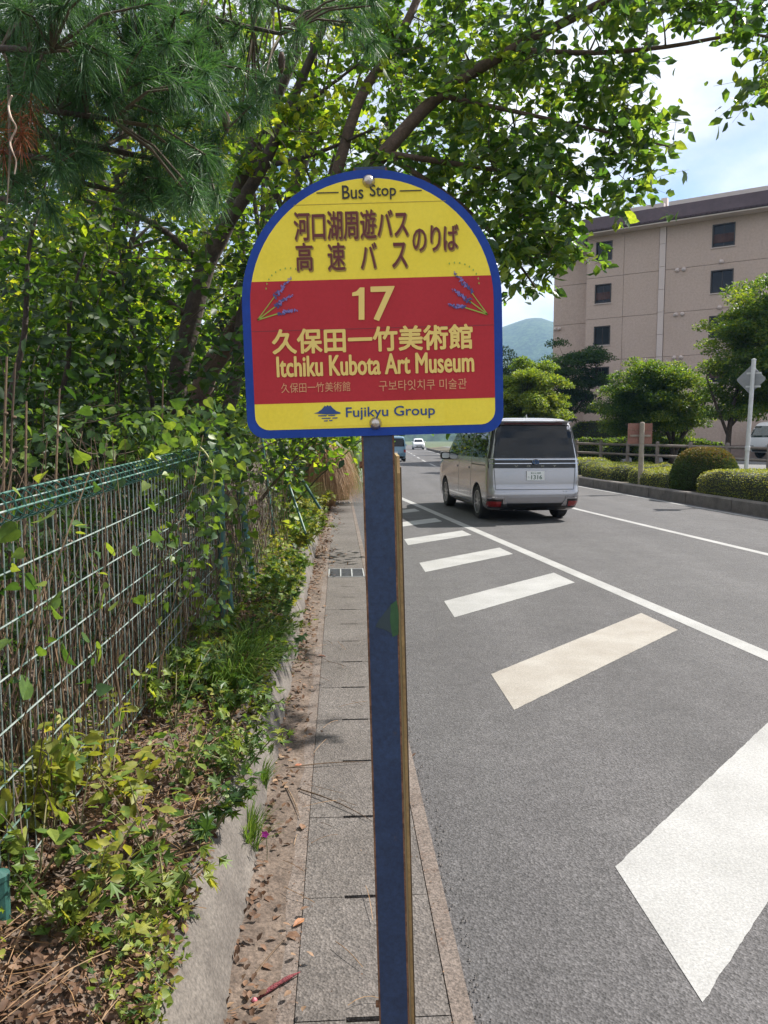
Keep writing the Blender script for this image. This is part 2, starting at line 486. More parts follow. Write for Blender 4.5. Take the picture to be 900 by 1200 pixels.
def leaves(name, P, size, mat, parent=None, tpl=(LEAF_V, LEAF_F), up=0.8, droop=0.35, out=None, world=True, rng=None, dirs=None):
    "one mesh of leaves growing at points P"
    rng = rng or RNG
    n = len(P)
    P = np.asarray(P, float)
    if dirs is None:
        d = rng.normal(size=(n, 3)); d[:, 2] *= .5; d[:, 2] -= droop
        if out is not None: d = unit(d) + out
    else:
        d = dirs + rng.normal(size=(n, 3)) * .15
    d = unit(d)
    nn = rng.normal(size=(n, 3)) * (1 - up) * 1.6; nn[:, 2] += up
    x = unit(np.cross(d, nn)); nn = np.cross(x, d)
    s = np.asarray(size if hasattr(size, '__len__') else rng.uniform(.65, 1.25, n) * size)[:, None]
    TV, TF = tpl
    V = P[:, None, :] + s[:, :, None] * (TV[None, :, 0:1] * x[:, None, :] + TV[None, :, 1:2] * d[:, None, :] + TV[None, :, 2:3] * nn[:, None, :])
    k = len(TV)
    off = (np.arange(n) * k)[:, None, None]
    F = [(f[None] + off).reshape(-1, f.shape[1]) for f in TF]
    return np_mesh(name, V.reshape(-1, 3), F, mat, parent, world=world)

def leaf_meshes(nm, mat, tpl, variants=4):
    out = []
    for i in range(variants):
        v = tpl[0].copy()
        v[:, 0] *= random.uniform(.85, 1.15)
        v[:, 2] += (v[:, 1] ** 2) * random.uniform(-.22, .05) + v[:, 0] * random.uniform(-.15, .15)
        me = bpy.data.meshes.new(nm)
        me.from_pydata([tuple(p) for p in v], [], [tuple(int(i) for i in f) for F in tpl[1] for f in F])
        me.materials.append(mat); me.update(); out.append(me)
    return out

def leaf_parts(parent, meshes, P, size, up=.8, droop=.35, name='leaf', jit=.3):
    "single leaves, each an object of its own"
    base = parent.matrix_world.translation if parent.parent else parent.location
    for i, p in enumerate(P):
        o = bpy.data.objects.new(name, meshes[i % len(meshes)])
        link(o, parent)
        d = Vector(RNG.normal(size=3)); d.z = d.z * .5 - droop; d.normalize()
        nn = Vector(RNG.normal(size=3)) * (1 - up) * 1.6; nn.z += up
        x = d.cross(nn).normalized(); nn = x.cross(d)
        M = Matrix((x, d, nn)).transposed()
        o.rotation_euler = M.to_euler()
        o.location = Vector(p) - base
        s = size * random.uniform(1 - jit, 1 + jit)
        o.scale = (s, s, s)

def ball_pts(c, r, n, rng=None, flat=1.0):
    rng = rng or RNG
    q = rng.normal(size=(n, 3)); q = unit(q) * (rng.uniform(0, 1, (n, 1)) ** .45) * r
    q[:, 2] *= flat
    return np.array(c)[None] + q

def bez(a, b, bow, k=5):
    a, b = Vector(a), Vector(b)
    m = (a + b) / 2 + Vector(bow)
    return [(a * (1 - t) ** 2 + m * 2 * t * (1 - t) + b * t * t) for t in [i / (k - 1) for i in range(k)]]

def nearest_on(skel, p):
    best = None
    for pts, rad in skel:
        for i, q in enumerate(pts):
            d = (Vector(q) - Vector(p)).length
            if best is None or d < best[0]: best = (d, q, rad[i])
    return best

def smooth_path(pts, k=4):
    "Catmull-Rom through the points"
    P = [Vector(p) for p in pts]
    out = []
    for i in range(len(P) - 1):
        p0, p1, p2, p3 = P[max(i - 1, 0)], P[i], P[i + 1], P[min(i + 2, len(P) - 1)]
        for j in range(k):
            t = j / k
            out.append(.5 * ((2 * p1) + (p2 - p0) * t + (2 * p0 - 5 * p1 + 4 * p2 - p3) * t * t + (3 * p1 - p0 - 3 * p2 + p3) * t ** 3))
    out.append(P[-1])
    return out

def limb(mb, pts, r0, r1, n=8, k=4, skel=None):
    p = smooth_path(pts, k)
    m = len(p)
    rad = [r0 + (r1 - r0) * i / (m - 1) for i in range(m)]
    mb.tube(p, rad, n)
    if skel is not None: skel.append((p, rad))
    return p

# ---------------------------------------------------------------- ground, road, gutter, kerbs
def CX(y):   # line of the gutter
    return interp([(-12, .713), (36, -2.14), (54, -2.3), (112, -2.2), (220, 3.0)], y)
CENTRE = [(-12, 7.9), (0, 6.35), (10, 5.02), (16.3, 4.19), (25, 3.45), (38, 2.95), (54, 2.8), (112, 3.0), (220, 8.5)]
RIGHT = [(-12, 9.75), (0, 8.68), (14.66, 7.37), (25.1, 6.45), (38, 5.95), (54, 5.75), (112, 6.2), (220, 11.5)]
LANE = [(-12, 5.35), (5.2, 2.67), (20.5, .30), (28, -.85), (40, -1.2), (112, -1.15), (220, 4)]
def RX(y): return interp(RIGHT, y)

ys_all = [-12 + i * 2.0 for i in range(25)] + [38 + i * 6 for i in range(31)]
g = MB(); g.add([(-2500, -800, -.35), (2500, -800, -.35), (2500, 4200, -.35), (-2500, 4200, -.35)], [(0, 1, 2, 3)])
tag(g.build('ground', M_TURF), kind='structure')
g = MB(); g.grid([[(CX(y) + .335 if y < 60 else CX(y) - .5, y, 0), ((CX(y) + RX(y)) / 2, y, .0), (RX(y) + .1, y, 0)] for y in ys_all])
road = g.build('road', M_ASPHALT); tag(road, kind='structure')

def strip(pts, w, z, mat, name='painted_line'):
    P = []
    for y, x in pts:
        P.append([(x - w / 2, y, z), (x + w / 2, y, z)])
    return MB().grid(P).build(name, mat, road)
def along(tab, y0, y1, st=1.5):
    n = max(2, int((y1 - y0) / st) + 1)
    return [(y0 + (y1 - y0) * i / (n - 1), interp(tab, y0 + (y1 - y0) * i / (n - 1))) for i in range(n)]
strip(along(LANE, -6, 120), .155, .002, M_PAINT)
strip(along(CENTRE, -6, 30), .13, .002, M_PAINT)
for k in range(9):
    strip(along(CENTRE, 34 + k * 9, 39 + k * 9), .13, .002, M_PAINT)
strip([(y, x - .22) for y, x in along(RIGHT, -6, 150)], .12, .002, M_PAINT)
# slanting bars of the hatched bay
for k in range(-1, 10):
    yf = 2.582 + 2.232 * k
    xl = lambda y: .814 - .0571 * (y - 2.58)
    def far_end(x0, y0):
        d = Vector((1.616, 1.824)).normalized()
        lo = 0.0
        while lo < 6 and x0 + d.x * lo < interp(LANE, y0 + d.y * lo) - .235: lo += .01
        return (x0 + d.x * lo, y0 + d.y * lo), lo
    a, b = (xl(yf), yf), (xl(yf - .667), yf - .667)
    (c, la), (d, lb) = far_end(*a), far_end(*b)
    if la < .1: break
    rows = []
    nr = 120
    for i in range(nr + 1):
        t = i / nr
        p_ = Vector((a[0] + (c[0] - a[0]) * t, a[1] + (c[1] - a[1]) * t)); q_ = Vector((b[0] + (d[0] - b[0]) * t, b[1] + (d[1] - b[1]) * t))
        # broken paint edge
        e = (q_ - p_).normalized(); w_ = lambda s: .005 * noise3((t * 30, k, s), 1.0) + .004 * noise3((t * 140, k, s), 1.0) + .02 * max(0, noise3((t * 9, k, s + 5), 1.0) - .35)
        p_ += e * (.006 + w_(0)); q_ -= e * (.006 + w_(9))
        rows.append([(p_.x, p_.y, .002), (q_.x, q_.y, .002)])
    MB().grid(rows).build('painted_bar', M_PAINT_Y if k == 1 else M_PAINT, road)

# gutter: channel edges, and its lids one by one
G_L, G_R = -.121, .286            # lid edges, measured across from the gutter line
g = MB()
g.grid([[(CX(y) - .178, y, -.2), (CX(y) - .178, y, .012), (CX(y) + G_L - .0015, y, .012), (CX(y) + G_L - .0015, y, -.2)] for y in ys_all if y < 60])
g.grid([[(CX(y) + G_R + .0015, y, -.2), (CX(y) + G_R + .0015, y, .012), (CX(y) + .342, y, .012), (CX(y) + .342, y, -.2)] for y in ys_all if y < 60])
g.grid([[(CX(y) + G_L - .0015, y, -.18), (CX(y) + G_R + .0015, y, -.18)] for y in ys_all if y < 60])
gutter = g.build('gutter', M_EDGE); tag(gutter, kind='structure')
ANG = math.atan(.0594)
w2 = (G_R - G_L) / 2
def lid_mesh(notch):
    Lh = .2664
    P = [(-w2 + .001, -Lh), (-.07, -Lh), (-.07, -Lh + notch), (.07, -Lh + notch), (.07, -Lh), (w2 - .001, -Lh), (w2 - .001, Lh), (.07, Lh), (.07, Lh - notch), (-.07, Lh - notch), (-.07, Lh), (-w2 + .001, Lh)]
    m = MB(); n = len(P)
    m.prism(P, -.09, .006)
    c = .997
    top = [(x * c, y * c, .0095) for x, y in P]
    m.add(top, [tuple(range(n))])
    for i in range(n):
        j = (i + 1) % n
    me = m.mesh('cover_slab'); me.materials.append(M_SLAB)
    return me
lid = lid_mesh(.007)
y = .52
k = 0
while y < 24:
    cx = CX(y) + (G_L + G_R) / 2
    if k in (15, 33):
        # iron grating in place of a lid
        fr = bpy.data.objects.new('grating', None); link(fr, gutter); fr.location = (cx, y, 0); fr.rotation_euler = (0, 0, ANG)
        m = MB()
        for a, b, c, d in ((-.2, -.185, -.26, .26), (.185, .2, -.26, .26), (-.185, .185, -.26, -.245), (-.185, .185, .245, .26), (-.07, -.055, -.245, .245), (.055, .07, -.245, .245)):
            m.box(a, b, c, d, -.06, .014)
        m.build('grating_frame', surf('galvanised', (.35, .35, .36), (.5, .5, .5), 9, .5, .6), fr)
        for x0 in (-.183, -.053, .072):
            for q in range(11):
                MB().box(x0 + .001, x0 + .112, -.24 + q * .0445, -.218 + q * .0445, -.05, .008).build('grating_bar', M_IRON, fr)
    else:
        o = bpy.data.objects.new('cover_slab', lid); link(o, gutter)
        o.location = (cx, y, random.uniform(-.001, .001)); o.rotation_euler = (random.uniform(-.0015, .0015), random.uniform(-.0015, .0015), ANG + random.uniform(-.001, .001))
    y += .5335; k += 1
g = MB(); g.grid([[(CX(y) + G_L, y, .008), (CX(y) + G_R, y, .008)] for y in [24.0, 30, 36, 42, 48, 54, 58]])
o = g.build('cover_run', M_SLAB, gutter)
# dirt strip between gutter and kerb
g = MB()
g.grid([[(CX(y) - .33, y, .03 + .012 * noise3((0, y, 0), 3)), (CX(y) - .25 + .03 * noise3((3, y, 0), 2), y, .02), (CX(y) - .17 + .018 * noise3((9, y, 0), 4), y, .0135)] for y in [-3 + i * .12 for i in range(520)]])
tag(g.build('dirt_strip', M_SOIL, smooth=True), kind='structure')

# low rough concrete retaining kerb, cast in lengths
kerb = bpy.data.objects.new('kerb', None); link(kerb); tag(kerb, kind='structure')
def kerb_len(y0, y1, seed):
    rows = []
    n = int((y1 - y0) / .035)
    for i in range(n + 1):
        y = y0 + .008 + (y1 - y0 - .016) * i / n
        prof = [(-.295, -.05), (-.298, .03), (-.322, .1), (-.352, .17), (-.375, .215), (-.392, .235), (-.41, .245), (-.45, .245), (-.5, .235), (-.5, -.05)]
        e = []
        for j, (t, z) in enumerate(prof):
            a = noise3((t * 6 + seed, y, z * 4), 3.0) * .02 + noise3((t * 9, y, z * 9 + seed), 12.0) * .009
            lowr = .035 * max(0, noise3((seed, y, 0), 1.1)) if 2 < j < 9 else 0
            e.append((CX(y) + t - a - .25 * lowr, y, z + a * (1 if j > 2 else 0) - lowr))
        rows.append(e)
    m = MB().grid(rows)
    m.f.append(tuple(range(9, -1, -1))); q = len(m.v) - 10; m.f.append(tuple(q + i for i in range(10)))
    return m
y = -1.0; i = 0
while y < 40:
    kerb_len(y, y + 2.4, i * 3.7).build('kerb_length', M_KERB, kerb, smooth=True); y += 2.4; i += 1

# bank of earth behind the kerb, rising into the wood
def FX(y): return -.92 - .0156 * y if y < 4.6 else -.992 - .066 * (y - 4.6)    # fence line
def bank_z(x, y):
    t = CX(y) - .42 - x                      # distance behind kerb
    if t < 0: return .235 + .02 * noise3((x, y, 0), 2.2)
    z = .235 + .12 * min(t / .45, 1) + .02 * y * min(1, t) * (1 if y < 14 else 14 / y)
    if t > .5: z += (t - .5) * .16 if t < 4.5 else .64 + (t - 4.5) * .05
    return z + .03 * noise3((x, y, 0), 2.2) + .012 * noise3((x, y, 5), 9)
rows = []
for y in [-3 + i * .15 for i in range(160)] + [21 + i * 1.5 for i in range(27)]:
    rows.append([(CX(y) - .41 - t + .03 * noise3((1, y, 0), 2.5), y, bank_z(CX(y) - .41 - t, y)) for t in (0, .06, .12, .2, .3, .4, .5, .62, .8, 1, 1.4, 2, 3, 4.5, 7, 12, 30)])
bank = MB().grid(rows).build('bank', M_SOIL, smooth=True); tag(bank, kind='structure')

# planted island on the far side: kerb, soil
kr = bpy.data.objects.new('kerb', None); link(kr); tag(kr, kind='structure')
y = -6.0
while y < 120:
    L2 = 1.97
    x0, x1 = RX(y), RX(y + L2)
    m = MB(); w = .2
    m.add([(x0, y, -.05), (x0 + w, y, -.05), (x0 + w, y, .27), (x0 + .03, y, .27), (x0, y, .24), (x1, y + L2, -.05), (x1 + w, y + L2, -.05), (x1 + w, y + L2, .27), (x1 + .03, y + L2, .27), (x1, y + L2, .24)],
          [(4, 3, 2, 1, 0), (5, 6, 7, 8, 9), (0, 5, 9, 4), (4, 9, 8, 3), (3, 8, 7, 2), (2, 7, 6, 1)])
    m.build('kerb_stone', M_KERB_DARK, kr)
    y += 2.0 if y < 60 else 4.0
FENCE_R = [(-6, 20.5), (26, 13.0), (36, 9.0), (48, 7.4), (120, 8.5)]
rows = []
for y in [-6 + i * 2 for i in range(64)]:
    xa, xb = RX(y) + .19, max(interp(FENCE_R, y) + .4, RX(y) + 1.2)
    rows.append([(xa + (xb - xa) * t, y, .24 + .16 * t * t + .02 * noise3((t * 9, y, 0), .7)) for t in (0, .1, .3, .5, .75, 1)])
tag(MB().grid(rows).build('planting_bed', M_BEDSOIL, smooth=True), kind='structure')
m = MB(); m.grid([[(interp(FENCE_R, y) + .39, y, .40), (interp(FENCE_R, y) + 50, y, .42)] for y in [-6 + i * 3 for i in range(43)]])
tag(m.build('forecourt', M_LOT), kind='structure')
# wooded hills far behind
def hill(nm, Y, prof, depth, mat, seed):
    rows = []
    xs = np.linspace(prof[0][0], prof[-1][0], 160)
    for j in range(14):
        t = j / 13
        rows.append([(x, Y + (t - .5) * depth, -5 + (interp(prof, x) + 5 + 6 * noise3((x * .012, t * 3, seed), 1) + 5 * noise3((x * .05, t * 9, seed), 1)) * math.sin(math.pi * min(max(t, .001), .999)) ** .8) for x in xs])
    o = MB().grid(rows).build(nm, mat, smooth=True); tag(o, kind='structure'); return o
M_HILL = surf('hill_forest', (.02, .045, .022), (.05, .085, .035), .03, .95, fine=(.12, .6), detail=10)
hill('hill', 1750, [(-1500, 120), (-900, 200), (-400, 150), (0, 190), (200, 232), (270, 250), (330, 270), (380, 256), (480, 240), (700, 170), (1100, 220), (1700, 150)], 900, M_HILL, 1)
hill('hill', 900, [(-900, 60), (-300, 95), (60, 80), (150, 92), (220, 88), (330, 70), (700, 60), (1100, 80)], 400, M_HILL, 7)

# ---------------------------------------------------------------- lettering
def text_shape(s):
    "flat outline mesh of a string in Blender's own typeface"
    cu = bpy.data.curves.new('lettering', 'FONT')
    cu.body = s; cu.size = 1.0; cu.resolution_u = 3; cu.fill_mode = 'FRONT'
    o = bpy.data.objects.new('lettering', cu); COL.objects.link(o)
    bpy.context.view_layer.update()
    dg = bpy.context.evaluated_depsgraph_get()
    me = bpy.data.meshes.new_from_object(o.evaluated_get(dg))
    bpy.data.objects.remove(o); bpy.data.curves.remove(cu)
    n = len(me.vertices); a = np.zeros(n * 3); me.vertices.foreach_get('co', a); a = a.reshape(-1, 3)
    return me, a
def lettering(s, cx, cz, w, h, yy, mat, parent, bold=0.0, name='lettering', flip=False, skew=0.0):
    "string fitted into a w by h box about (cx, cz) on a plane facing -y"
    me, a = text_shape(s)
    lo, hi = a.min(0), a.max(0)
    x = (a[:, 0] - (lo[0] + hi[0]) / 2) / (hi[0] - lo[0]) * w
    z = (a[:, 1] - (lo[1] + hi[1]) / 2) / max(hi[1] - lo[1], 1e-6) * h
    b = np.stack([cx + x, np.full(len(a), yy), cz + z], 1)
    if bold:
        # heavier strokes: the same outline laid down again a hair to every side
        n0 = len(a); F = [tuple(p.vertices) for p in me.polygons]; V = []; FF = []
        e = bold * h
        for k in range(9):
            o = np.array((0, 0, 0)) if k == 8 else np.array((e * math.cos(k * math.pi / 4), -.00002 * (k + 1), e * math.sin(k * math.pi / 4)))
            V.append(b + o[None]); FF += [tuple(i + n0 * k for i in f) for f in F]
        me = bpy.data.meshes.new(name); me.from_pydata([tuple(p) for p in np.concatenate(V)], [], FF)
    else:
        me.vertices.foreach_set('co', b.ravel())
    me.update()
    me.materials.clear(); me.materials.append(mat); me.name = name
    o = bpy.data.objects.new(name, me); link(o, parent)
    return o

# ---------------------------------------------------------------- the bus stop sign
ROLL = math.radians(-1.6)
SY = 1.35
bc = at(437, 357, SY)
sign = thing('bus_stop_sign', 'round-topped yellow and red bus stop sign with blue rim on dark blue post', 'sign', (bc.x - math.tan(ROLL) * bc.z, SY, 0))
sign.rotation_euler = (0, ROLL, 0)
Ms = Matrix.Translation(sign.location) @ Matrix.Rotation(ROLL, 4, 'Y')
Mi = Ms.inverted()
def SL(u, v):
    p = Mi @ at(u, v, SY); return p.x, p.z
def SZ(zx, zy): return SL(270 + zx * .37778, 180 + zy * .37778)
K = .37778 * SY / 900
M_BLUE = surf('sign_blue', (.008, .043, .26), (.012, .054, .31), 20, .5, spec=.25, fine=(90, .1), stain=((.1, .13, .2), 40, .72))
M_YEL = surf('sign_yellow', (.87, .67, .05), (.92, .72, .07), 12, .55, spec=.25, fine=(150, .04), stain=((.62, .48, .12), 22, .72))
M_YEL2 = surf('sign_sticker_yellow', (.88, .69, .06), (.92, .73, .08), 10, .55, spec=.25, fine=(150, .04))
M_RED = surf('sign_red', (.43, .028, .036), (.48, .034, .044), 10, .55, spec=.2, fine=(150, .05), stain=((.45, .09, .09), 30, .73))
M_MAROON = plain('print_maroon', (.13, .012, .012), .5)
M_SHADE = plain('print_olive', (.36, .24, .035), .5)
M_BLACK = plain('print_black', (.015, .012, .012), .5)
M_CREAM = plain('print_cream', (.86, .62, .17), .5)
M_PINK = plain('print_faded', (.72, .34, .16), .5)
M_NAVY = plain('print_navy', (.02, .06, .22), .5)
M_STEM = plain('print_stem', (.32, .42, .05), .5)
M_LAV = plain('print_lavender', (.20, .16, .42), .5)
M_LAV2 = plain('print_lavender_dark', (.06, .06, .2), .5)
M_STEEL = surf('bolt_steel', (.45, .4, .36), (.6, .55, .5), 200, .35, .9, stain=((.22, .1, .05), 300, .6))
M_POST = surf('post_blue', (.014, .03, .075), (.022, .044, .10), 9, .5, fine=(120, .3), stain=((.075, .05, .04), 26, .63))
M_RUST = surf('post_rust', (.11, .05, .028), (.2, .1, .05), 30, .85, fine=(120, .4))
M_TAN = surf('board_edge', (.27, .18, .075), (.38, .27, .115), 12, .6, fine=(90, .25))
M_DARKB = surf('board_dark', (.06, .045, .03), (.1, .07, .05), 12, .7)
M_GREENTAPE = surf('torn_tape', (.02, .07, .025), (.035, .10, .035), 60, .6)

xl_, _ = SL(284.5, 380); xr_, _ = SL(588.5, 372)
_, zt = SL(432, 198.5); _, zb = SL(440, 510.5)
cxm, R_ = (xl_ + xr_) / 2, (xr_ - xl_) / 2
def outline(ins, rb=.033):
    R = R_ - ins
    zc = zt - R_ * .985                           # centre of the arched top
    P = []
    n = 36
    for i in range(n + 1):
        t = math.pi * i / n
        P.append((cxm + R * math.cos(t), zc + R * .985 * math.sin(t)))
    r = rb - ins * .6
    z0 = zb + ins
    for a0, cx_ in ((math.pi, cxm - R + r), (1.5 * math.pi, cxm + R - r)):
        for i in range(7):
            t = a0 + math.pi / 2 * i / 6
            P.append((cx_ + r * math.cos(t), z0 + r + r * math.sin(t)))
    return P
def plate(P, y0, y1):
    m = MB(); n = len(P)
    vs_ = [(x, y0, z) for x, z in P] + [(x, y1, z) for x, z in P]
    m.add(vs_, [tuple(range(n)), tuple(range(2 * n - 1, n - 1, -1))] + [(i, n + i, n + (i + 1) % n, (i + 1) % n) for i in range(n)])
    return m
board = plate(outline(0), 0, .004).build('sign_board', M_BLUE, sign)
def clip(P, zlo, zhi):
    out = []
    def cut(P, z, keep_above):
        o = []
        for (x0, z0), (x1, z1) in zip(P, P[1:] + P[:1]):
            a, b = (z0 >= z) == keep_above, (z1 >= z) == keep_above
            if a: o.append((x0, z0))
            if a != b:
                t = (z - z0) / (z1 - z0); o.append((x0 + (x1 - x0) * t, z))
        return o
    return cut(cut(P, zlo, True), zhi, False)
inn = outline(.0145)
zr1 = SZ(440, 388)[1]; zr0 = SZ(440, 768)[1]
def sheet(P, yy, name, mat, parent=board):
    m = MB(); m.add([(x, yy, z) for x, z in P], [tuple(range(len(P)))]); return m.build(name, mat, parent)
sheet(clip(inn, zr1, 9), -.0006, 'yellow_field', M_YEL)
sheet(clip(inn, -9, zr0), -.0006, 'yellow_field', M_YEL)
sheet(clip(inn, zr0, zr1), -.0008, 'red_band', M_RED)
# later stickers laid over the panel
def sticker(zx0, zy0, zx1, zy1, mat):
    x0, z1 = SZ(zx0, (zy0 + zy1) / 2)[0], SZ((zx0 + zx1) / 2, zy0)[1]
    x1, z0 = SZ(zx1, (zy0 + zy1) / 2)[0], SZ((zx0 + zx1) / 2, zy1)[1]
    m = MB(); m.box(x0, x1, -.0012, -.0005, z0, z1); return m.build('sticker', mat, board)
sticker(225, 768, 665, 843, M_YEL2)
sticker(66, 541, 818, 543, plain('seam', (.24, .02, .03)))
sticker(196, 153, 668, 154.4, plain('seam_yellow', (.45, .33, .05)))
TY = -.0022
def put(s, x0, y0, x1, y1, mat, bold=0.0, yy=TY, dx=0, dy=0):
    cx_, cz_ = SZ((x0 + x1) / 2 + dx, (y0 + y1) / 2 + dy)
    return lettering(s, cx_, cz_, (x1 - x0) * K, (y1 - y0) * K, yy, mat, board, bold)
def zpoly(pts, mat, name='emblem', yy=TY):
    m = MB(); m.add([(SZ(x, y)[0], yy, SZ(x, y)[1]) for x, y in pts], [tuple(range(len(pts)))]); return m.build(name, mat, board)
for s, b in (('河口湖周遊バス', (203, 179, 545, 264)), ('高', (205, 280, 254, 362)), ('速', (303, 280, 354, 360)), ('バ', (405, 279, 452, 355)), ('ス', (502, 279, 547, 352)), ('の', (566, 236, 606, 302)), ('り', (621, 226, 650, 300)), ('ば', (662, 223, 705, 298))):
    bo = .012
    put(s, *b, M_SHADE, bo + .016, -.0014, 2.6, 3.6)
    put(s, *b, M_MAROON, bo)
put('Bus', 348, 101, 411, 140, M_BLACK, .012); put('Stop', 434, 98, 512, 142, M_BLACK, .012)
for a, b, y1 in ((268, 335, 122.5), (526, 592, 116)):
    put('一', a, y1 - 1.6, b, y1 + 1.6, M_BLACK)
put('7', 438, 416, 509, 516, M_CREAM, .014)
zpoly([(398, 516), (398, 441), (378, 443), (378, 432), (391, 428), (402, 416), (416, 416), (416, 516)], M_CREAM, 'lettering')
put('久保田一竹美術館', 136, 540, 744, 612, M_CREAM, .03)
put('Itchiku Kubota Art Museum', 149, 624, 750, 684, M_CREAM, .03)
put('久保田一竹美術館', 159, 710, 371, 740, M_PINK)
put('구보타잇치쿠 미술관', 462, 701, 731, 733, M_PINK)
put('Fujikyu Group', 360, 784, 633, 823, M_NAVY, .012)
# mountain emblem
zpoly([(259, 806), (272, 802), (284, 793), (293, 782), (297, 785), (301, 780), (306, 784), (310, 781), (319, 791), (329, 799), (342, 803), (341, 807), (325, 808), (300, 809)], M_NAVY)
for a, b, c in ((272, 300, 812), (303, 326, 811), (283, 312, 820), (316, 333, 819), (290, 303, 828), (306, 318, 827)):
    zpoly([(a, c + 3), (a + 1, c), (b, c - 1), (b - 2, c + 2.6)], M_NAVY)
# lavender sprigs
def sprig(mx, ox, oy):
    fx = lambda x: ox + mx * x
    for i, ((hx, hy), (ex, ey)) in enumerate((((52, -72), (102, -130)), ((58, -44), (105, -76)), ((70, -22), (120, -30)))):
        zpoly([(fx(0), oy + 2), (fx(hx), oy + hy + 2), (fx(hx), oy + hy - 2), (fx(-1), oy - 2)], M_STEM, 'stem_print')
        n = 13
        for k in range(n):
            t = k / (n - 1)
            px_, py_ = hx + (ex - hx) * t, hy + (ey - hy) * t
            if k == 1: continue
            s = 7.5 * (1 - .5 * t)
            for q in range(3):
                a, b = random.uniform(-6, 6) * (1 - .4 * t), random.uniform(-6, 6) * (1 - .4 * t)
                th = random.uniform(0, 3.1)
                zpoly([(fx(px_ + a + s * math.cos(th + w) * (.9 if j % 2 else .45)), oy + py_ + b + s * math.sin(th + w) * (.9 if j % 2 else .45)) for j, w in enumerate((0, 1.57, 3.14, 4.71))],
                      M_LAV2 if (k < 3 or random.random() < .3) else M_LAV, 'floret_print', TY - .00001 * (k * 3 + q))
    for k in range(9):
        t = math.radians(178 - k * 13)
        x_, y_ = 98 + 72 * math.cos(t), -95 - 66 * math.sin(t)
        zpoly([(fx(x_), oy + y_ - 4), (fx(x_ + 3), oy + y_), (fx(x_), oy + y_ + 4), (fx(x_ - 2), oy + y_)], M_STEM, 'leaf_print')
sprig(1, 85, 517); sprig(-1, 797, 500)
# dome bolts
for u, v in ((432, 212.5), (440, 496)):
    x, z = SL(u, v)
    M = Matrix.Translation((x, -.002, z)) @ Matrix.Rotation(math.radians(90), 4, 'X')
    m = MB(); m.lathe([(.0105, -.001), (.0105, .0005), (.0088, .002), (.0085, .0035), (.0068, .0068), (.0035, .0085), (.0, .009)], 18, M)
    m.build('bolt', M_STEEL, sign, smooth=True)
# post: channel section, front face and two flanges
px0, px1 = SL(426, 560)[0] , SL(462, 560)[0]
m = MB()
for k in range(24):
    z0_, z1_ = -.05 + (zt + .006 + .05) * k / 24, -.05 + (zt + .006 + .05) * (k + 1) / 24
    jl, jr = .0008 * noise3((0, 0, z0_), 9), .0008 * noise3((4, 0, z0_), 9)
    m.box(px0 + jl, px1 + jr, .0045, .0085, z0_, z1_ + (0 if k == 23 else .0003))
post = m.build('post', M_POST, sign)
for xa, xb in ((px0 - .0018, px0 + .0016), (px1 - .0016, px1 + .0018)):
    MB().box(xa, xb, .004, .034, -.05, zt + .004).build('flange', M_RUST, sign)
# board hung behind the post, seen along its edge
bx = px1 + .006
_, zbt = SL(465, 535)
m = MB()
P = [(0.02, .08), (.33, .08), (.33, zbt - .03), (.31, zbt), (.04, zbt), (.02, zbt - .03)]
n = len(P)
m.add([(bx - .0005, y, z) for y, z in P] + [(bx + .005, y, z) for y, z in P], [tuple(range(n)), tuple(range(2 * n - 1, n - 1, -1))] + [(i, n + i, n + (i + 1) % n, (i + 1) % n) for i in range(n)])
m.build('side_board', M_TAN, sign)
m = MB().box(bx + .0055, bx + .0075, .03, .32, .1, zbt - .02); m.build('board_backing', M_DARKB, sign)
# torn green tape and clip
a = [SL(*q) for q in ((440, 735), (444, 727), (458, 709), (463, 705), (465, 738), (462, 745), (452, 739))]
m = MB(); m.add([(x, .0035, z) for x, z in a], [tuple(range(len(a)))]); m.build('torn_tape', plain('tape_dark', (.03, .05, .06)), sign)
a = [SL(*q) for q in ((458, 709), (465, 704), (467.5, 720), (467, 744), (460, 747), (457, 728))]
m = MB(); m.add([(x, .003, z) for x, z in a], [tuple(range(len(a)))]); m.build('torn_tape', M_GREENTAPE, sign)
for u, v in ((424.8, 545), (444, 1183)):
    x, z = SL(u, v)
    MB().lathe([(.0, -.006), (.006, -.006), (.006, .006), (0, .006)], 10, Matrix.Translation((x, .015, z)) @ Matrix.Rotation(math.radians(90), 4, 'Y')).build('side_bolt', M_RUST, sign)

# ---------------------------------------------------------------- cars
M_TYRE = surf('tyre', (.018, .018, .019), (.03, .03, .03), 12, .8)
M_RIM = plain('alloy', (.5, .5, .52), .3, .9)
M_RIMD = plain('alloy_dark', (.05, .05, .055), .4, .6)
M_GLASS = surf('dark_glass', (.004, .0045, .006), (.006, .0065, .008), 2, .02, spec=.38)
M_GLASSG = surf('green_glass', (.02, .035, .03), (.03, .05, .045), 2, .03, spec=.9)
M_TRIM = plain('black_trim', (.012, .012, .013), .35)
M_CHROME = plain('chrome', (.5, .5, .53), .12, 1.0)
M_LAMP = surf('tail_lamp', (.19, .007, .009), (.25, .009, .011), 30, .15, coat=1)
M_PLATE = plain('plate_white', (.8, .8, .78), .5)
M_PLATEG = plain('plate_green', (.02, .09, .05), .5)
M_CLEAR = plain('lamp_clear', (.7, .72, .75), .1, .3, 1.0)

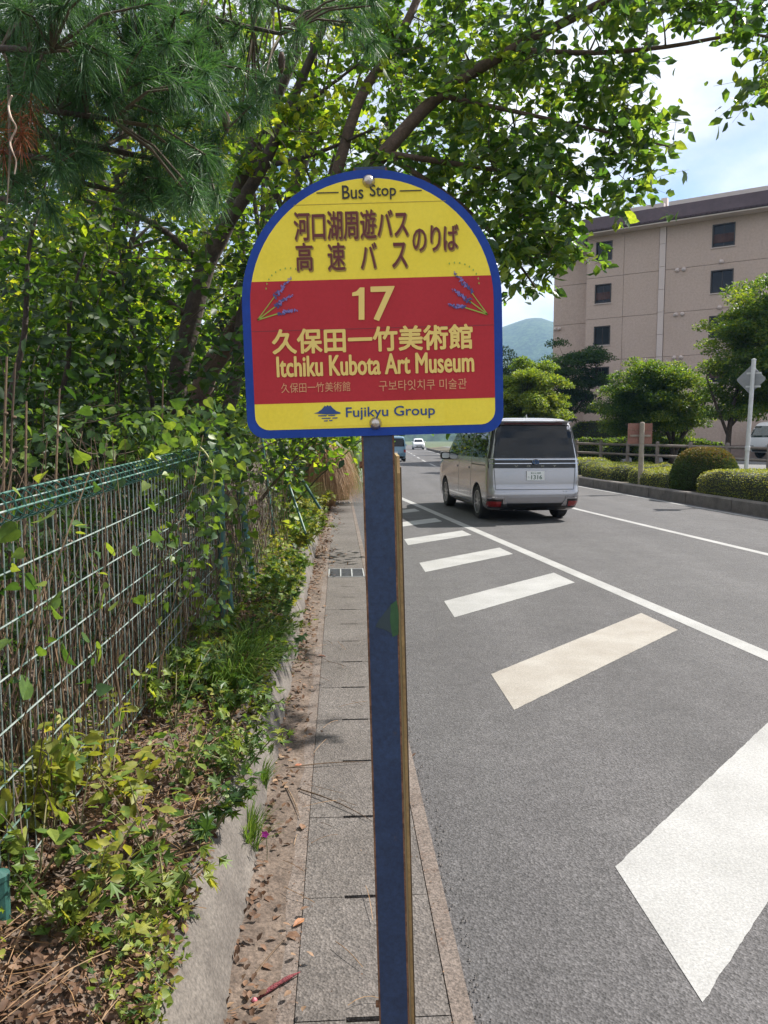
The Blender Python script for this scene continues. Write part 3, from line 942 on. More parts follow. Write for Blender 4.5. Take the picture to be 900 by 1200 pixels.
class Shell:
    "car body described by horizontal slices: z, half width, rear y, front y, rear and front corner radius"
    def __init__(s, rows): s.r = rows
    def q(s, z):
        r = s.r
        if z <= r[0][0]: return r[0][1:]
        for a, b in zip(r, r[1:]):
            if a[0] <= z <= b[0]:
                t = (z - a[0]) / (b[0] - a[0]); return tuple(a[i] + (b[i] - a[i]) * t for i in range(1, 6))
        return r[-1][1:]
    def ring(s, z):
        hw, y0, y1, rr, rf = s.q(z)
        P = []
        for i in range(7): P.append((-(hw - rr) * i / 6 * 1.0, y0 + .02 * 0))
        for i in range(1, 7):
            t = math.pi / 2 * i / 6; P.append((-(hw - rr) - rr * math.sin(t), y0 + rr - rr * math.cos(t)))
        n = 22
        for i in range(1, n): P.append((-hw, y0 + rr + (y1 - rf - y0 - rr) * i / n))
        for i in range(0, 7):
            t = math.pi / 2 * i / 6; P.append((-(hw - rf) - rf * math.cos(t), y1 - rf + rf * math.sin(t)))
        for i in range(1, 7): P.append((-(hw - rf) * (1 - i / 6), y1 + .0))
        # front bows forward a little, rear bows back a little
        Q = []
        for x, y in P:
            k = 1 - (x / hw) ** 2
            m = (y - y0) / (y1 - y0)
            Q.append((x, y + (.05 * k if m > .9 else (-.035 * k if m < .08 else 0))))
        full = Q + [(-x, y) for x, y in reversed(Q[1:-1])]
        return [(x, y, z) for x, y in full]
    def rear(s, x, z, off=.0):
        hw, y0, y1, rr, rf = s.q(z)
        ax = min(abs(x), hw)
        y = y0
        nx, ny = 0, -1
        if ax > hw - rr:
            d = ax - (hw - rr); y = y0 + rr - math.sqrt(max(rr * rr - d * d, 0)); nx, ny = d / rr, -math.sqrt(max(1 - (d / rr) ** 2, 0))
        y += -.035 * (1 - (ax / hw) ** 2)
        return (math.copysign(ax + nx * off, x), y + ny * off, z)
    def side(s, y, z, sg=-1, off=.0):
        hw, y0, y1, rr, rf = s.q(z)
        if y < y0 + rr:
            t = max(0, y0 + rr - y); x = hw - rr + math.sqrt(max(rr * rr - t * t, 0))
        elif y > y1 - rf:
            t = min(rf, y - (y1 - rf)); x = hw - rf + math.sqrt(max(rf * rf - t * t, 0))
        else: x = hw
        return (sg * (x + off), y, z)
    def body(s, zs):
        m = MB(); R = [s.ring(z) for z in zs]; n = len(R[0])
        for r in R: m.v += r
        for i in range(len(R) - 1):
            for k in range(n):
                j = (k + 1) % n; m.f.append((i * n + j, i * n + k, (i + 1) * n + k, (i + 1) * n + j))
        m.f.append(tuple(range(n))); q = (len(R) - 1) * n; m.f.append(tuple(q + k for k in range(n - 1, -1, -1)))
        return m

def slab_patch(front, thick_dir, th=.004):
    "gives a patch of points a thin body so that it is a real pane"
    m = MB()
    r, c = len(front), len(front[0])
    m.grid(front)
    back = [[(p[0] - thick_dir[0] * th, p[1] - thick_dir[1] * th, p[2]) for p in row] for row in front]
    n = len(m.v); m.grid(back)
    def rim(i, j): m.f.append((i, j, n + j, n + i))
    for k in range(c - 1): rim(k, k + 1); rim((r - 1) * c + k, (r - 1) * c + k + 1)
    for k in range(r - 1): rim(k * c, (k + 1) * c); rim(k * c + c - 1, (k + 1) * c + c - 1)
    return m
def rear_patch(sh, x0, x1, z0, z1, off, nx=16, nz=5, x0t=None, x1t=None):
    P = []
    for j in range(nz + 1):
        t = j / nz; z = z0 + (z1 - z0) * t
        a = x0 + ((x0t if x0t is not None else x0) - x0) * t; b = x1 + ((x1t if x1t is not None else x1) - x1) * t
        P.append([sh.rear(a + (b - a) * i / nx, z, off) for i in range(nx + 1)])
    return slab_patch(P, (0, -1))
def side_patch(sh, sg, ya, yb, z0, z1, off, yat=None, ybt=None, ny=8, nz=5):
    P = []
    for j in range(nz + 1):
        t = j / nz; z = z0 + (z1 - z0) * t
        a = ya + ((yat if yat is not None else ya) - ya) * t; b = yb + ((ybt if ybt is not None else yb) - yb) * t
        P.append([sh.side(a + (b - a) * i / ny, z, sg, off) for i in range(ny + 1)])
    return slab_patch(P, (sg, 0))
def front_patch(sh, w0, w1, z0, z1, off, mat, name, parent, n=10):
    P = []
    for j in range(7):
        z = z0 + (z1 - z0) * j / 6; hw, y0, y1, rr, rf = sh.q(z)
        w = w0 + (w1 - w0) * j / 6
        row = []
        for i in range(n + 1):
            x = -w + 2 * w * i / n; ax = abs(x); y = y1
            if ax > hw - rf: y = y1 - rf + math.sqrt(max(rf * rf - (ax - hw + rf) ** 2, 0))
            row.append((x, y + .05 * (1 - (ax / hw) ** 2) + off, z))
        P.append(row)
    return slab_patch(P, (0, 1)).build(name, mat, parent)

def wheel(parent, x, y, sg, r=.32, w=.2, spokes=10):
    t = bpy.data.objects.new('wheel', None); link(t, parent); t.location = (x, y, r); t.rotation_euler = (0, math.radians(90) * sg, 0)
    MB().lathe([(r * .66, w / 2 - .02), (r * .72, w / 2), (r * .93, w / 2), (r, w / 2 - .03), (r, -w / 2 + .03), (r * .93, -w / 2), (r * .66, -w / 2), (r * .66, w / 2 - .02)], 32).build('tyre', M_TYRE, t, smooth=False)
    m = MB(); m.lathe([(r * .69, w / 2 - .002), (r * .66, w / 2 - .004), (r * .63, w / 2 - .05), (0, w / 2 - .06)], 30); m.build('rim_well', M_RIMD, t)
    m = MB(); m.lathe([(r * .69, w / 2 - .022), (r * .69, w / 2 + .001), (r * .645, w / 2 + .001), (r * .64, w / 2 - .03)], 30)
    m.lathe([(.05, w / 2 - .03), (.05, w / 2 - .008), (0, w / 2 - .005)], 12)
    for k in range(spokes):
        M = Matrix.Rotation(2 * math.pi * k / spokes, 4, 'Z')
        m.box(.03, r * .66, -.012, .012, w / 2 - .03, w / 2 - .006, M)
    m.build('rim', M_RIM, t)

def cut_arches(body, centres, r, hw):
    "wheel arches cut out of the body"
    for y, z in centres:
        for sg in (-1, 1):
            m = MB(); m.lathe([(0, -.3), (r, -.3), (r, .3), (0, .3)], 28, Matrix.Translation((sg * hw, y, z)) @ Matrix.Rotation(math.radians(90), 4, 'Y'))
            bm = bmesh.new(); me0 = m.mesh('cutter'); bm.from_mesh(me0); bmesh.ops.remove_doubles(bm, verts=bm.verts, dist=1e-5); bmesh.ops.recalc_face_normals(bm, faces=bm.faces); bm.to_mesh(me0); bm.free()
            c = bpy.data.objects.new('cutter', me0); COL.objects.link(c)
            md = body.modifiers.new('cut', 'BOOLEAN'); md.object = c; md.operation = 'DIFFERENCE'; md.solver = 'EXACT'
            old_parent = body.parent; body.parent = None
            bpy.context.view_layer.update()
            me = bpy.data.meshes.new_from_object(body.evaluated_get(bpy.context.evaluated_depsgraph_get()))
            body.modifiers.clear(); body.data = me; body.parent = old_parent
            bpy.data.objects.remove(c)
def autosmooth(o, deg=35):
    me = o.data
    bm = bmesh.new(); bm.from_mesh(me)
    bmesh.ops.recalc_face_normals(bm, faces=bm.faces)
    for f in bm.faces: f.smooth = True
    for e in bm.edges:
        if len(e.link_faces) == 2 and e.calc_face_angle(0) > math.radians(deg): e.smooth = False
    bm.to_mesh(me); bm.free()

# silver minivan
M_SILVER = surf('van_silver', (.37, .358, .372), (.39, .378, .392), 1, .26, .6, coat=.9)
VAN = Shell([(.2, .78, .20, 4.50, .14, .30), (.25, .83, .09, 4.58, .15, .36), (.33, .85, .03, 4.64, .16, .4), (.45, .862, .0, 4.68, .15, .42), (.55, .866, .0, 4.69, .13, .42),
             (.60, .866, .03, 4.69, .12, .42), (.80, .864, .035, 4.67, .11, .4), (.95, .858, .045, 4.62, .11, .4), (1.03, .852, .05, 4.52, .11, .42), (1.10, .847, .06, 4.28, .11, .45),
             (1.15, .842, .065, 4.0, .11, .5), (1.3, .825, .085, 3.80, .11, .45), (1.5, .797, .12, 3.50, .11, .4), (1.7, .758, .165, 3.20, .11, .35), (1.78, .732, .19, 3.06, .12, .35),
             (1.84, .69, .225, 2.9, .14, .35), (1.875, .62, .28, 2.75, .16, .35), (1.895, .5, .42, 2.5, .2, .3), (1.9, .3, .65, 2.2, .2, .2)])
van = thing('minivan', 'silver minivan with dark tinted rear window driving away in the near lane', 'minivan', (2.74, 13.9, 0), math.radians(7.6))
zs = sorted(set([r[0] for r in VAN.r] + [.28, .39, .5, .7, .88, 1.22, 1.4, 1.6]))
body = VAN.body(zs).build('body', M_SILVER, van)
cut_arches(body, [(.86, .32), (3.71, .32)], .375, .9); autosmooth(body, 32)
rear_patch(VAN, -.838, .838, 1.165, 1.765, .006, 22, x0t=-.738, x1t=.738).build('rear_window', M_GLASS, van, smooth=False)
bar = rear_patch(VAN, -.845, .845, .985, 1.15, .007, 20, 4).build('garnish_bar', M_TRIM, van)
for z0, z1 in ((1.132, 1.146), (1.062, 1.076)):
    rear_patch(VAN, -.83, .83, z0, z1, .016, 20, 2).build('chrome_strip', M_CHROME, bar)
rear_patch(VAN, -.55, .55, 1.775, 1.79, .01, 10, 1).build('brake_lamp', M_LAMP, van)
# roof spoiler
m = MB(); P = []
for i in range(11):
    x = -.68 + 1.36 * i / 10; b = .03 * (1 - (x / .68) ** 2)
    P.append([(x, .13 - b, 1.80), (x, .055 - b, 1.815), (x, .05 - b, 1.83), (x, .12 - b, 1.85 - .02 * (x / .68) ** 2), (x, .45, 1.888 - .03 * (x / .68) ** 2), (x, .45, 1.82), (x, .13 - b, 1.80)])
m.grid(P); m.f.append(tuple(range(5, -1, -1))); q = 10 * 7; m.f.append(tuple(q + i for i in range(6)))
m.build('spoiler', M_SILVER, van)
# windows along the sides
for sg in (-1, 1):
    side_patch(VAN, sg, .12, 1.30, 1.165, 1.72, .004, .22, 1.30).build('side_window', M_GLASS, van)
    side_patch(VAN, sg, 1.36, 2.36, 1.165, 1.72, .004).build('side_window', M_GLASS, van)
    side_patch(VAN, sg, 2.42, 3.35, 1.165, 1.70, .004, 2.42, 2.88).build('side_window', M_GLASSG, van)
    side_patch(VAN, sg, 3.42, 3.72, 1.165, 1.40, .004, 3.42, 3.5, 3, 3).build('quarter_window', M_GLASSG, van)
    side_patch(VAN, sg, 1.335, 1.348, .3, 1.15, .0015, ny=1, nz=6).build('door_gap', M_TRIM, van)
    side_patch(VAN, sg, 2.385, 2.398, .3, 1.15, .0015, ny=1, nz=6).build('door_gap', M_TRIM, van)
    side_patch(VAN, sg, .32, 1.33, 1.02, 1.04, .002, nz=1).build('door_rail', M_TRIM, van)
    for yh in (1.5, 2.5):
        side_patch(VAN, sg, yh, yh + .2, .93, .97, .02, ny=3, nz=1).build('door_handle', M_CHROME, van)
    side_patch(VAN, sg, 1.25, 3.3, .2, .275, .012, ny=6, nz=2).build('sill', M_SILVER, van)
    side_patch(VAN, sg, 1.25, 3.3, .285, .30, .013, ny=6, nz=1).build('sill_trim', M_CHROME, van)
    # door mirror
    mm = bpy.data.objects.new('door_mirror', None); link(mm, van); mm.location = (sg * .93, 3.42, 1.12)
    m = MB(); M = Matrix.Rotation(math.radians(90), 4, 'X')
    sq = []
    for z_, s_ in ((-.05, .8), (-.045, 1), (.02, 1.0), (.08, .8), (.11, .4)):
        sq.append((s_, z_))
    rings = []
    for s_, z_ in sq:
        rings.append([(.115 * s_ * math.copysign(abs(math.cos(t)) ** .6, math.cos(t)), z_, .085 * s_ * math.copysign(abs(math.sin(t)) ** .6, math.sin(t)) + .03) for t in [2 * math.pi * k / 16 for k in range(17)]])
    m.grid(rings); m.build('mirror_housing', M_TRIM, mm)
    m = MB(); m.add([(p[0] * .9, -.051, (p[2] - .03) * .9 + .03) for p in rings[0][:16]], [tuple(range(16))]); m.build('mirror_glass', M_CLEAR, mm)
    m = MB(); m.box(-.12 if sg > 0 else .02, -.02 if sg > 0 else .12, -.02, .05, -.06, -.035); m.build('mirror_arm', M_TRIM, mm)
    # lower corner lamps and their bright surrounds
    f = (lambda a, b: (a, b)) if sg > 0 else (lambda a, b: (-b, -a))
    a, b = f(.60, .855)
    rear_patch(VAN, a, b, .255, .42, .008, 10, 3).build('lamp_surround', M_TRIM, van)
    a, b = f(.63, .85)
    rear_patch(VAN, a, b, .285, .385, .014, 10, 3).build('tail_lamp', M_LAMP, van)
    a, b = f(.57, .86)
    rear_patch(VAN, a, b, .425, .475, .014, 8, 2).build('bumper_trim', M_CHROME, van)
    a, b = f(.50, .60)
    rear_patch(VAN, a, b, .29, .45, .013, 4, 3, x0t=a if sg < 0 else a + .08, x1t=b - .08 if sg < 0 else b).build('bumper_trim', M_CHROME, van)
    a, b = f(.815, .845)
    rear_patch(VAN, a, b, 1.16, 1.72, .009, 3, 5, x0t=a * .86, x1t=b * .86).build('pillar_strip', M_TRIM, van)
rear_patch(VAN, -.52, .52, .46, .475, .012, 10, 1).build('bumper_trim', M_SILVER, van)
rear_patch(VAN, -.62, .62, .215, .345, .012, 12, 3).build('valance', M_TRIM, van)
for sg in (-1, 1):
    rear_patch(VAN, sg * .735 - .005, sg * .735 + .005, .60, .98, .002, 1, 4, x0t=sg * .76 - .005, x1t=sg * .76 + .005).build('tailgate_gap', M_TRIM, van)
rear_patch(VAN, -.73, .73, .592, .602, .003, 14, 1).build('tailgate_gap', M_TRIM, van)
# crease that dips across the tailgate
P = []
for i in range(15):
    x = -.7 + 1.4 * i / 14; z = .70 + .2 * (x / .7) ** 2
    a = VAN.rear(x, z + .012, .001); b = VAN.rear(x, z, .009); c = VAN.rear(x, z - .02, .001); P.append([a, b, c])
pass
# plate, badge, name
py = VAN.rear(0, .85)[1]
plate_o = MB().box(-.165, .165, py - .018, py - .008, .765, .93).build('licence_plate', M_PLATE, van)
lettering('1316', .02, .82, .20, .075, py - .0195, M_PLATEG, plate_o, .02)
lettering('富士山', -.04, .895, .10, .03, py - .0195, M_PLATEG, plate_o, .01); lettering('300', .06, .895, .07, .03, py - .0195, M_PLATEG, plate_o, .01)
lettering('さ', -.13, .82, .025, .03, py - .0195, M_PLATEG, plate_o, .01)
yb_ = VAN.rear(0, 1.09)[1] - .03
em = bpy.data.objects.new('emblem', None); link(em, van); em.location = (0, yb_, 1.095)
def oval(a, b, cx_, cz_, w=.009, n=24):
    m = MB(); P = []
    for k in range(n + 1):
        t = 2 * math.pi * k / n
        P.append([(cx_ + (a - w) * math.cos(t), -.004, cz_ + (b - w) * math.sin(t)), (cx_ + (a - w / 2) * math.cos(t), -.010, cz_ + (b - w / 2) * math.sin(t)), (cx_ + a * math.cos(t), -.004, cz_ + b * math.sin(t))])
    return m.grid(P)
oval(.075, .05, 0, 0).build('emblem_ring', M_CHROME, em); oval(.03, .045, 0, 0, .008).build('emblem_ring', M_CHROME, em); oval(.055, .02, 0, .022, .008).build('emblem_ring', M_CHROME, em)
m = MB(); m.add([(.07 * math.cos(2 * math.pi * k / 24), 0, .046 * math.sin(2 * math.pi * k / 24)) for k in range(24)], [tuple(range(24))]); m.build('emblem_base', plain('emblem_blue', (.03, .09, .22), .2), em)
for ch, x in (('V', -.36), ('O', -.13), ('X', .13), ('Y', .36)):
    lettering(ch, x, 1.022, .065, .032, VAN.rear(x, 1.022, .014)[1], M_CHROME, bar, .02)
lettering('S-Z', .56, .56, .09, .02, VAN.rear(.56, .56, .006)[1], M_CHROME, van, .01)
m = MB(); m.box(-.03, .03, .55, .75, 1.89, 1.905); m.add([(-.008, .55, 1.9), (.008, .55, 1.9), (.006, .58, 1.965), (-.006, .58, 1.965), (-.01, .75, 1.9), (.01, .75, 1.9)], [(0, 1, 2, 3), (1, 5, 2), (0, 3, 4), (3, 2, 5, 4)]); m.build('antenna_fin', M_SILVER, van)
m = MB(); m.tube([(.1, .10, 1.17), (.25, .05, 1.185), (.48, .045, 1.20)], [.012, .009, .006], 6); m.build('rear_wiper', M_TRIM, van)
for yw in (.86, 3.71):
    for sg in (-1, 1): wheel(van, sg * .755, yw, sg, .32, .2)
m = MB(); m.box(-.62, .62, .5, 4.2, .17, .3); m.build('underbody', M_TRIM, van)
m = MB(); m.tube([(-.35, .12, .24), (-.35, .5, .24)], .03, 10); m.build('exhaust', M_RIM, van)
front_patch(VAN, .72, .62, 1.17, 1.72, .006, M_GLASS, 'windscreen', van)
front_patch(VAN, .6, .55, .4, .8, .006, M_TRIM, 'grille', van)

def small_car(name, label, cat, loc, rotz, paint, rows, wins, wheels, wr, scale=1.0, facing=1, group=None):
    sh = Shell(rows)
    c = thing(name, label, cat, loc, rotz, group)
    b = sh.body([r[0] for r in rows]).build('body', paint, c)
    cut_arches(b, [(y, wr) for y in wheels], wr * 1.15, rows[4][1]); autosmooth(b, 32)
    zb0, zb1, wb, wt = wins['rear']
    rear_patch(sh, -wb, wb, zb0, zb1, .006, x0t=-wt, x1t=wt).build('rear_window', M_GLASS, c)
    for sg in (-1, 1):
        for (a, b_, at_, bt) in wins['side']:
            side_patch(sh, sg, a, b_, zb0, zb1, .005, at_, bt).build('side_window', M_GLASS, c)
    front_patch(sh, wins['front'][0], wins['front'][1], zb0 + .02, zb1, .008, M_GLASS, 'windscreen', c)
    hw = sh.q(.7)[0]
    for sg in (-1, 1):
        f = (lambda a, b: (a, b)) if sg > 0 else (lambda a, b: (-b, -a))
        a, b_ = f(hw - .16, hw - .02)
        rear_patch(sh, a, b_, .62, .82, .008, 5, 3).build('tail_lamp', M_LAMP, c)
        P = front_patch(sh, .16, .14, .62, .76, .01, M_CLEAR, 'headlight', c); P.location.x = sg * (hw - .3)
        for y in wheels: wheel(c, sg * (hw - .09), y, sg, wr, .17, 8)
        m = MB(); m.cbox(sg * (hw + .1) - .08, sg * (hw + .1) + .08, wins['mir'], wins['mir'] + .1, zb0 + .02, zb0 + .16, .02); m.build('door_mirror', paint, c)
    front_patch(sh, hw - .42, hw - .45, .45, .62, .012, M_TRIM, 'grille', c)
    front_patch(sh, hw - .12, hw - .2, .22, .36, .012, M_TRIM, 'bumper_intake', c)
    y_ = sh.rear(0, .6)[1]
    MB().box(-.16, .16, y_ - .02, y_ - .008, .52, .68).build('licence_plate', M_PLATE, c)
    hw_, y0_, y1_, a_, b_ = sh.q(.42)
    MB().box(-.16, .16, y1_ + .055, y1_ + .075, .38, .53).build('licence_plate', M_PLATE, c)
    rear_patch(sh, -(hw - .1), hw - .1, .22, .36, .01, 10, 2).build('valance', M_TRIM, c)
    return c
KEI = [(.2, .66, .12, 3.25, .1, .2), (.28, .70, .04, 3.34, .12, .25), (.42, .73, .0, 3.39, .12, .3), (.6, .737, .0, 3.39, .12, .3), (.8, .735, .02, 3.36, .1, .3), (.95, .725, .035, 3.2, .1, .3),
       (1.0, .72, .04, 2.95, .1, .35), (1.25, .70, .06, 2.7, .1, .3), (1.5, .665, .085, 2.45, .1, .28), (1.62, .63, .12, 2.3, .12, .28), (1.70, .54, .2, 2.1, .15, .28), (1.73, .35, .4, 1.8, .2, .2)]
small_car('small_car', 'small pale blue box-shaped car driving away down the road', 'car', (.75, 52, 0), math.radians(1.5), surf('car_blue', (.13, .24, .33), (.14, .25, .35), 1, .3, .3, coat=.8), KEI,
          dict(rear=(1.02, 1.58, .64, .58), side=[(.2, 1.1, .26, 1.1), (1.16, 1.85, 1.16, 1.85), (1.9, 2.75, 1.9, 2.3)], front=(.6, .52), mir=2.6), (.5, 2.9), .27)
SUV = [(.22, .74, .15, 4.35, .12, .3), (.32, .80, .05, 4.45, .15, .35), (.5, .84, .0, 4.5, .15, .4), (.7, .85, .0, 4.5, .15, .4), (.9, .845, .03, 4.42, .14, .4), (1.0, .83, .05, 4.1, .14, .4),
       (1.06, .82, .06, 3.4, .14, .45), (1.25, .775, .16, 3.05, .14, .4), (1.45, .715, .32, 2.7, .14, .35), (1.56, .66, .45, 2.5, .16, .3), (1.63, .54, .65, 2.25, .2, .3), (1.65, .35, .9, 1.95, .2, .2)]
suv = small_car('car', 'distant white hatchback facing the camera at the far end of the road', 'car', (5.1, 118, 0), math.radians(181), surf('car_white', (.72, .72, .72), (.76, .76, .76), 1, .3, coat=.8), SUV,
          dict(rear=(1.08, 1.5, .68, .6), side=[(.35, 1.3, .5, 1.3), (1.36, 2.2, 1.36, 2.2), (2.26, 3.2, 2.26, 2.65)], front=(.66, .55), mir=3.0), (.75, 3.5), .33)

# white cab-over truck on the forecourt
TR = [(.35, .78, .0, 1.45, .05, .12), (.5, .83, .0, 1.55, .05, .15), (.8, .85, .0, 1.6, .05, .18), (1.1, .85, .0, 1.6, .05, .2), (1.3, .845, .0, 1.57, .05, .2), (1.7, .80, .0, 1.4, .05, .22), (1.95, .74, .02, 1.25, .08, .25), (2.05, .65, .1, 1.1, .1, .25), (2.09, .45, .3, .9, .1, .2)]
shT = Shell(TR)
truck = thing('truck', 'white cab-over truck standing on the forecourt at the right edge', 'truck', (22.9, 44.5, .42), math.radians(112))
M_WHITE = surf('truck_white', (.74, .74, .74), (.78, .78, .78), 1, .35, coat=.5)
b = shT.body([r[0] for r in TR]).build('cab', M_WHITE, truck); cut_arches(b, [(.75, .35)], .42, .9); autosmooth(b, 32)
for sg in (-1, 1):
    side_patch(shT, sg, .35, 1.35, 1.2, 1.85, .006, .35, 1.05).build('side_window', M_GLASSG, truck)
    side_patch(shT, sg, .3, .31, .5, 1.9, .003, ny=1).build('door_gap', M_TRIM, truck)
    m = MB(); m.cbox(sg * 1.02 - .07, sg * 1.02 + .07, 1.45, 1.53, 1.25, 1.6, .02); m.tube([(sg * .82, 1.4, 1.7), (sg * 1.02, 1.5, 1.62)], .015, 6); m.build('door_mirror', M_TRIM, truck)
    wheel(truck, sg * .74, .75, sg, .36, .2, 6); wheel(truck, sg * .74, -2.2, sg, .36, .22, 6)
    P = front_patch(shT, .14, .14, .55, .75, .01, M_CLEAR, 'headlight', truck); P.location.x = sg * .55
front_patch(shT, .74, .62, 1.2, 1.85, .008, M_GLASSG, 'windscreen', truck)
front_patch(shT, .6, .6, .38, .5, .012, M_TRIM, 'bumper', truck)
m = MB(); m.cbox(-.88, .88, -3.2, -.1, .75, 2.3, .02); m.build('cargo_box', M_WHITE, truck)
m = MB(); m.box(-.4, .4, -3.1, .3, .5, .7); m.build('chassis', M_TRIM, truck)

# ---------------------------------------------------------------- hotel
M_STUCCO = surf('hotel_stucco', (.45, .345, .285), (.49, .375, .315), .4, .9, fine=(8, .1), bump=.2, bscale=20, stain=((.40, .30, .255), 1.3, .60), runs=True)
M_STRIP = surf('hotel_pipe', (.55, .46, .42), (.6, .5, .46), .5, .8)
M_EAVE = surf('hotel_eave', (.06, .038, .045), (.08, .052, .06), .6, .7, fine=(3, .15))
M_COPING = surf('hotel_coping', (.5, .42, .4), (.58, .5, .48), .5, .7)
M_SOFFIT = surf('hotel_soffit', (.6, .52, .46), (.65, .56, .5), .5, .8)
M_FRAME = plain('window_frame', (.035, .028, .026), .5)
M_HGLASS = surf('hotel_glass', (.008, .009, .012), (.014, .015, .02), .7, .08, spec=.3)
M_CURT = surf('curtain', (.05, .025, .024), (.09, .05, .045), 3, .9)
M_STONE = surf('hotel_base', (.27, .2, .175), (.34, .26, .23), .8, .9, fine=(5, .15))
hotel = thing('hotel', 'beige five-storey hotel with dark eaves and small square windows', 'building', (13.4, 52, -.05), math.atan2(-.55, .83))
WT = .35
cols = [(1.12, 1.08), (8.35, 1.28), (15.5, 1.28), (22.5, 1.28), (29.5, 1.28)]
floors = [13.75, 11.05, 8.35, 5.7]
joints = [.0, 1.2, 4.05, 6.75, 9.45, 12.1, 14.8]
UMAX = 33.0
def panel_with_holes(u0, u1, z0, z1, holes, y0=0.0, mat=M_STUCCO, par=hotel, name='wall_panel'):
    "one storey of wall with its window openings left open"
    m = MB(); g_ = .012
    z0 += g_; z1 -= g_
    us = sorted(set([u0, u1] + [h[0] for h in holes] + [h[1] for h in holes]))
    for a, b in zip(us, us[1:]):
        hs = [h for h in holes if h[0] <= a + 1e-6 and h[1] >= b - 1e-6]
        if not hs: m.box(a, b, y0, y0 + WT, z0, z1)
        else:
            h = hs[0]
            m.box(a, b, y0, y0 + WT, z0, h[2]); m.box(a, b, y0, y0 + WT, h[3], z1)
    bm = bmesh.new(); me = m.mesh(name); bm.from_mesh(me); bmesh.ops.remove_doubles(bm, verts=bm.verts, dist=1e-4)
    bm.to_mesh(me); bm.free(); me.materials.append(mat)
    o = bpy.data.objects.new(name, me); link(o, par); return o
def hotel_window(u, w, zc, h, y0=0.0, curtain=False):
    f = bpy.data.objects.new('window', None); link(f, hotel); f.location = (u, y0, zc)
    m = MB(); fw = .07
    for a, b, c, d in ((-w / 2, w / 2, -h / 2, -h / 2 + fw), (-w / 2, w / 2, h / 2 - fw, h / 2), (-w / 2, -w / 2 + fw, -h / 2 + fw, h / 2 - fw), (w / 2 - fw, w / 2, -h / 2 + fw, h / 2 - fw)):
        m.box(a, b, -.03, .16, c, d)
    m.build('frame', M_FRAME, f)
    MB().box(-.02, .02, .085, .12, -h / 2 + fw, h / 2 - fw).build('mullion', M_FRAME, f)
    for s in (-1, 1):
        MB().box(min(s * .021, s * (w / 2 - fw)), max(s * .021, s * (w / 2 - fw)), .1, .112, -h / 2 + fw, h / 2 - fw).build('pane', M_HGLASS, f)
    m = MB(); m.box(-w / 2 - .04, w / 2 + .04, -.07, .05, -h / 2 - .05, -h / 2 - .002); m.build('sill', M_STRIP, f)
    if curtain:
        P = []
        for i in range(13):
            x = -w / 2 + fw + (w - 2 * fw) * i / 12
            P.append([(x, .06 + .015 * math.sin(i * 1.9), -h * .3), (x, .06 + .015 * math.sin(i * 1.9), h * .08)])
        MB().grid(P).build('blind', M_CURT, f)
for a, b in zip(joints, joints[1:]):
    hs = []
    for u, w in cols:
        for zc in floors:
            h = 1.24 if w < 1.2 else 1.36
            if a < zc < b: hs.append((u - w / 2, u + w / 2, zc - h / 2, zc + h / 2))
    if a >= 1.2:
        for ua, ub in ((0, 2.42), (2.44, 4.62), (5.04, 16.9), (16.92, UMAX)):
            panel_with_holes(ua, ub, a, b, [h for h in hs if ua <= h[0] and h[1] <= ub])
for i, zc in enumerate(floors):
    for j, (u, w) in enumerate(cols):
        hotel_window(u, w, zc, 1.24 if w < 1.2 else 1.36, 0, (i + j) % 3 == 1)
m = MB(); m.box(0, 1.2, -.04, .3, 0, 1.2); m.box(3.9, UMAX, -.04, .3, 0, 1.2); m.build('plinth', M_STONE, hotel)
MB().box(1.2, 3.9, .2, .3, 0, 1.2).build('porch_back', M_FRAME, hotel)
m = MB(); m.box(1.7, 2.35, -.03, .05, .02, 2.15); d_ = m.build('door', M_FRAME, hotel)
MB().box(1.8, 2.25, -.036, -.031, .2, 2.0).build('door_glass', M_HGLASS, d_)
MB().box(2.75, 3.0, -.25, .0, 0, 2.4).build('porch_pillar', M_STRIP, hotel)
# vertical service strip
for z in [i * 1.35 for i in range(11)]:
    MB().box(4.65, 5.01, -.06, .3, 1.2 + z * 1.03, 1.2 + (z + 1.33) * 1.03).build('pipe_cover', M_STRIP, hotel)
# little hooded vents
for u, zz in [(5.75, 12.0), (6.15, 12.0), (5.75, 9.3), (6.15, 9.3), (5.75, 6.65), (6.15, 6.65), (8.3, 12.2), (8.3, 9.5), (8.3, 6.9), (12.5, 12.0), (12.9, 12.0), (12.5, 9.3), (12.9, 9.3)]:
    M = Matrix.Translation((u, -.003, zz)) @ Matrix.Rotation(math.radians(90), 4, 'X')
    MB().lathe([(.13, 0), (.13, .09), (.09, .15), (0, .17)], 12, M).build('vent_hood', M_STRIP, hotel, smooth=True)
# body behind the facade, so that nothing is hollow
m = MB(); m.box(.02, UMAX, WT + .01, 14, 0, 14.78); m.build('core', M_STUCCO, hotel)
# recessed wing on the left
for a, b in zip(joints, joints[1:]):
    panel_with_holes(-2.75, -.02, a, b - (.3 if b > 14 else 0), [], 1.3)
MB().box(-2.74, .01, 1.66, 12, 0, 14.5).build('core', M_STUCCO, hotel)
for zz in (11.9, 9.2, 6.6):
    for u in (-2.6, -2.3):
        M = Matrix.Translation((u, 1.297, zz)) @ Matrix.Rotation(math.radians(90), 4, 'X')
        MB().lathe([(.12, 0), (.12, .09), (.08, .15), (0, .16)], 12, M).build('vent_hood', M_STRIP, hotel, smooth=True)
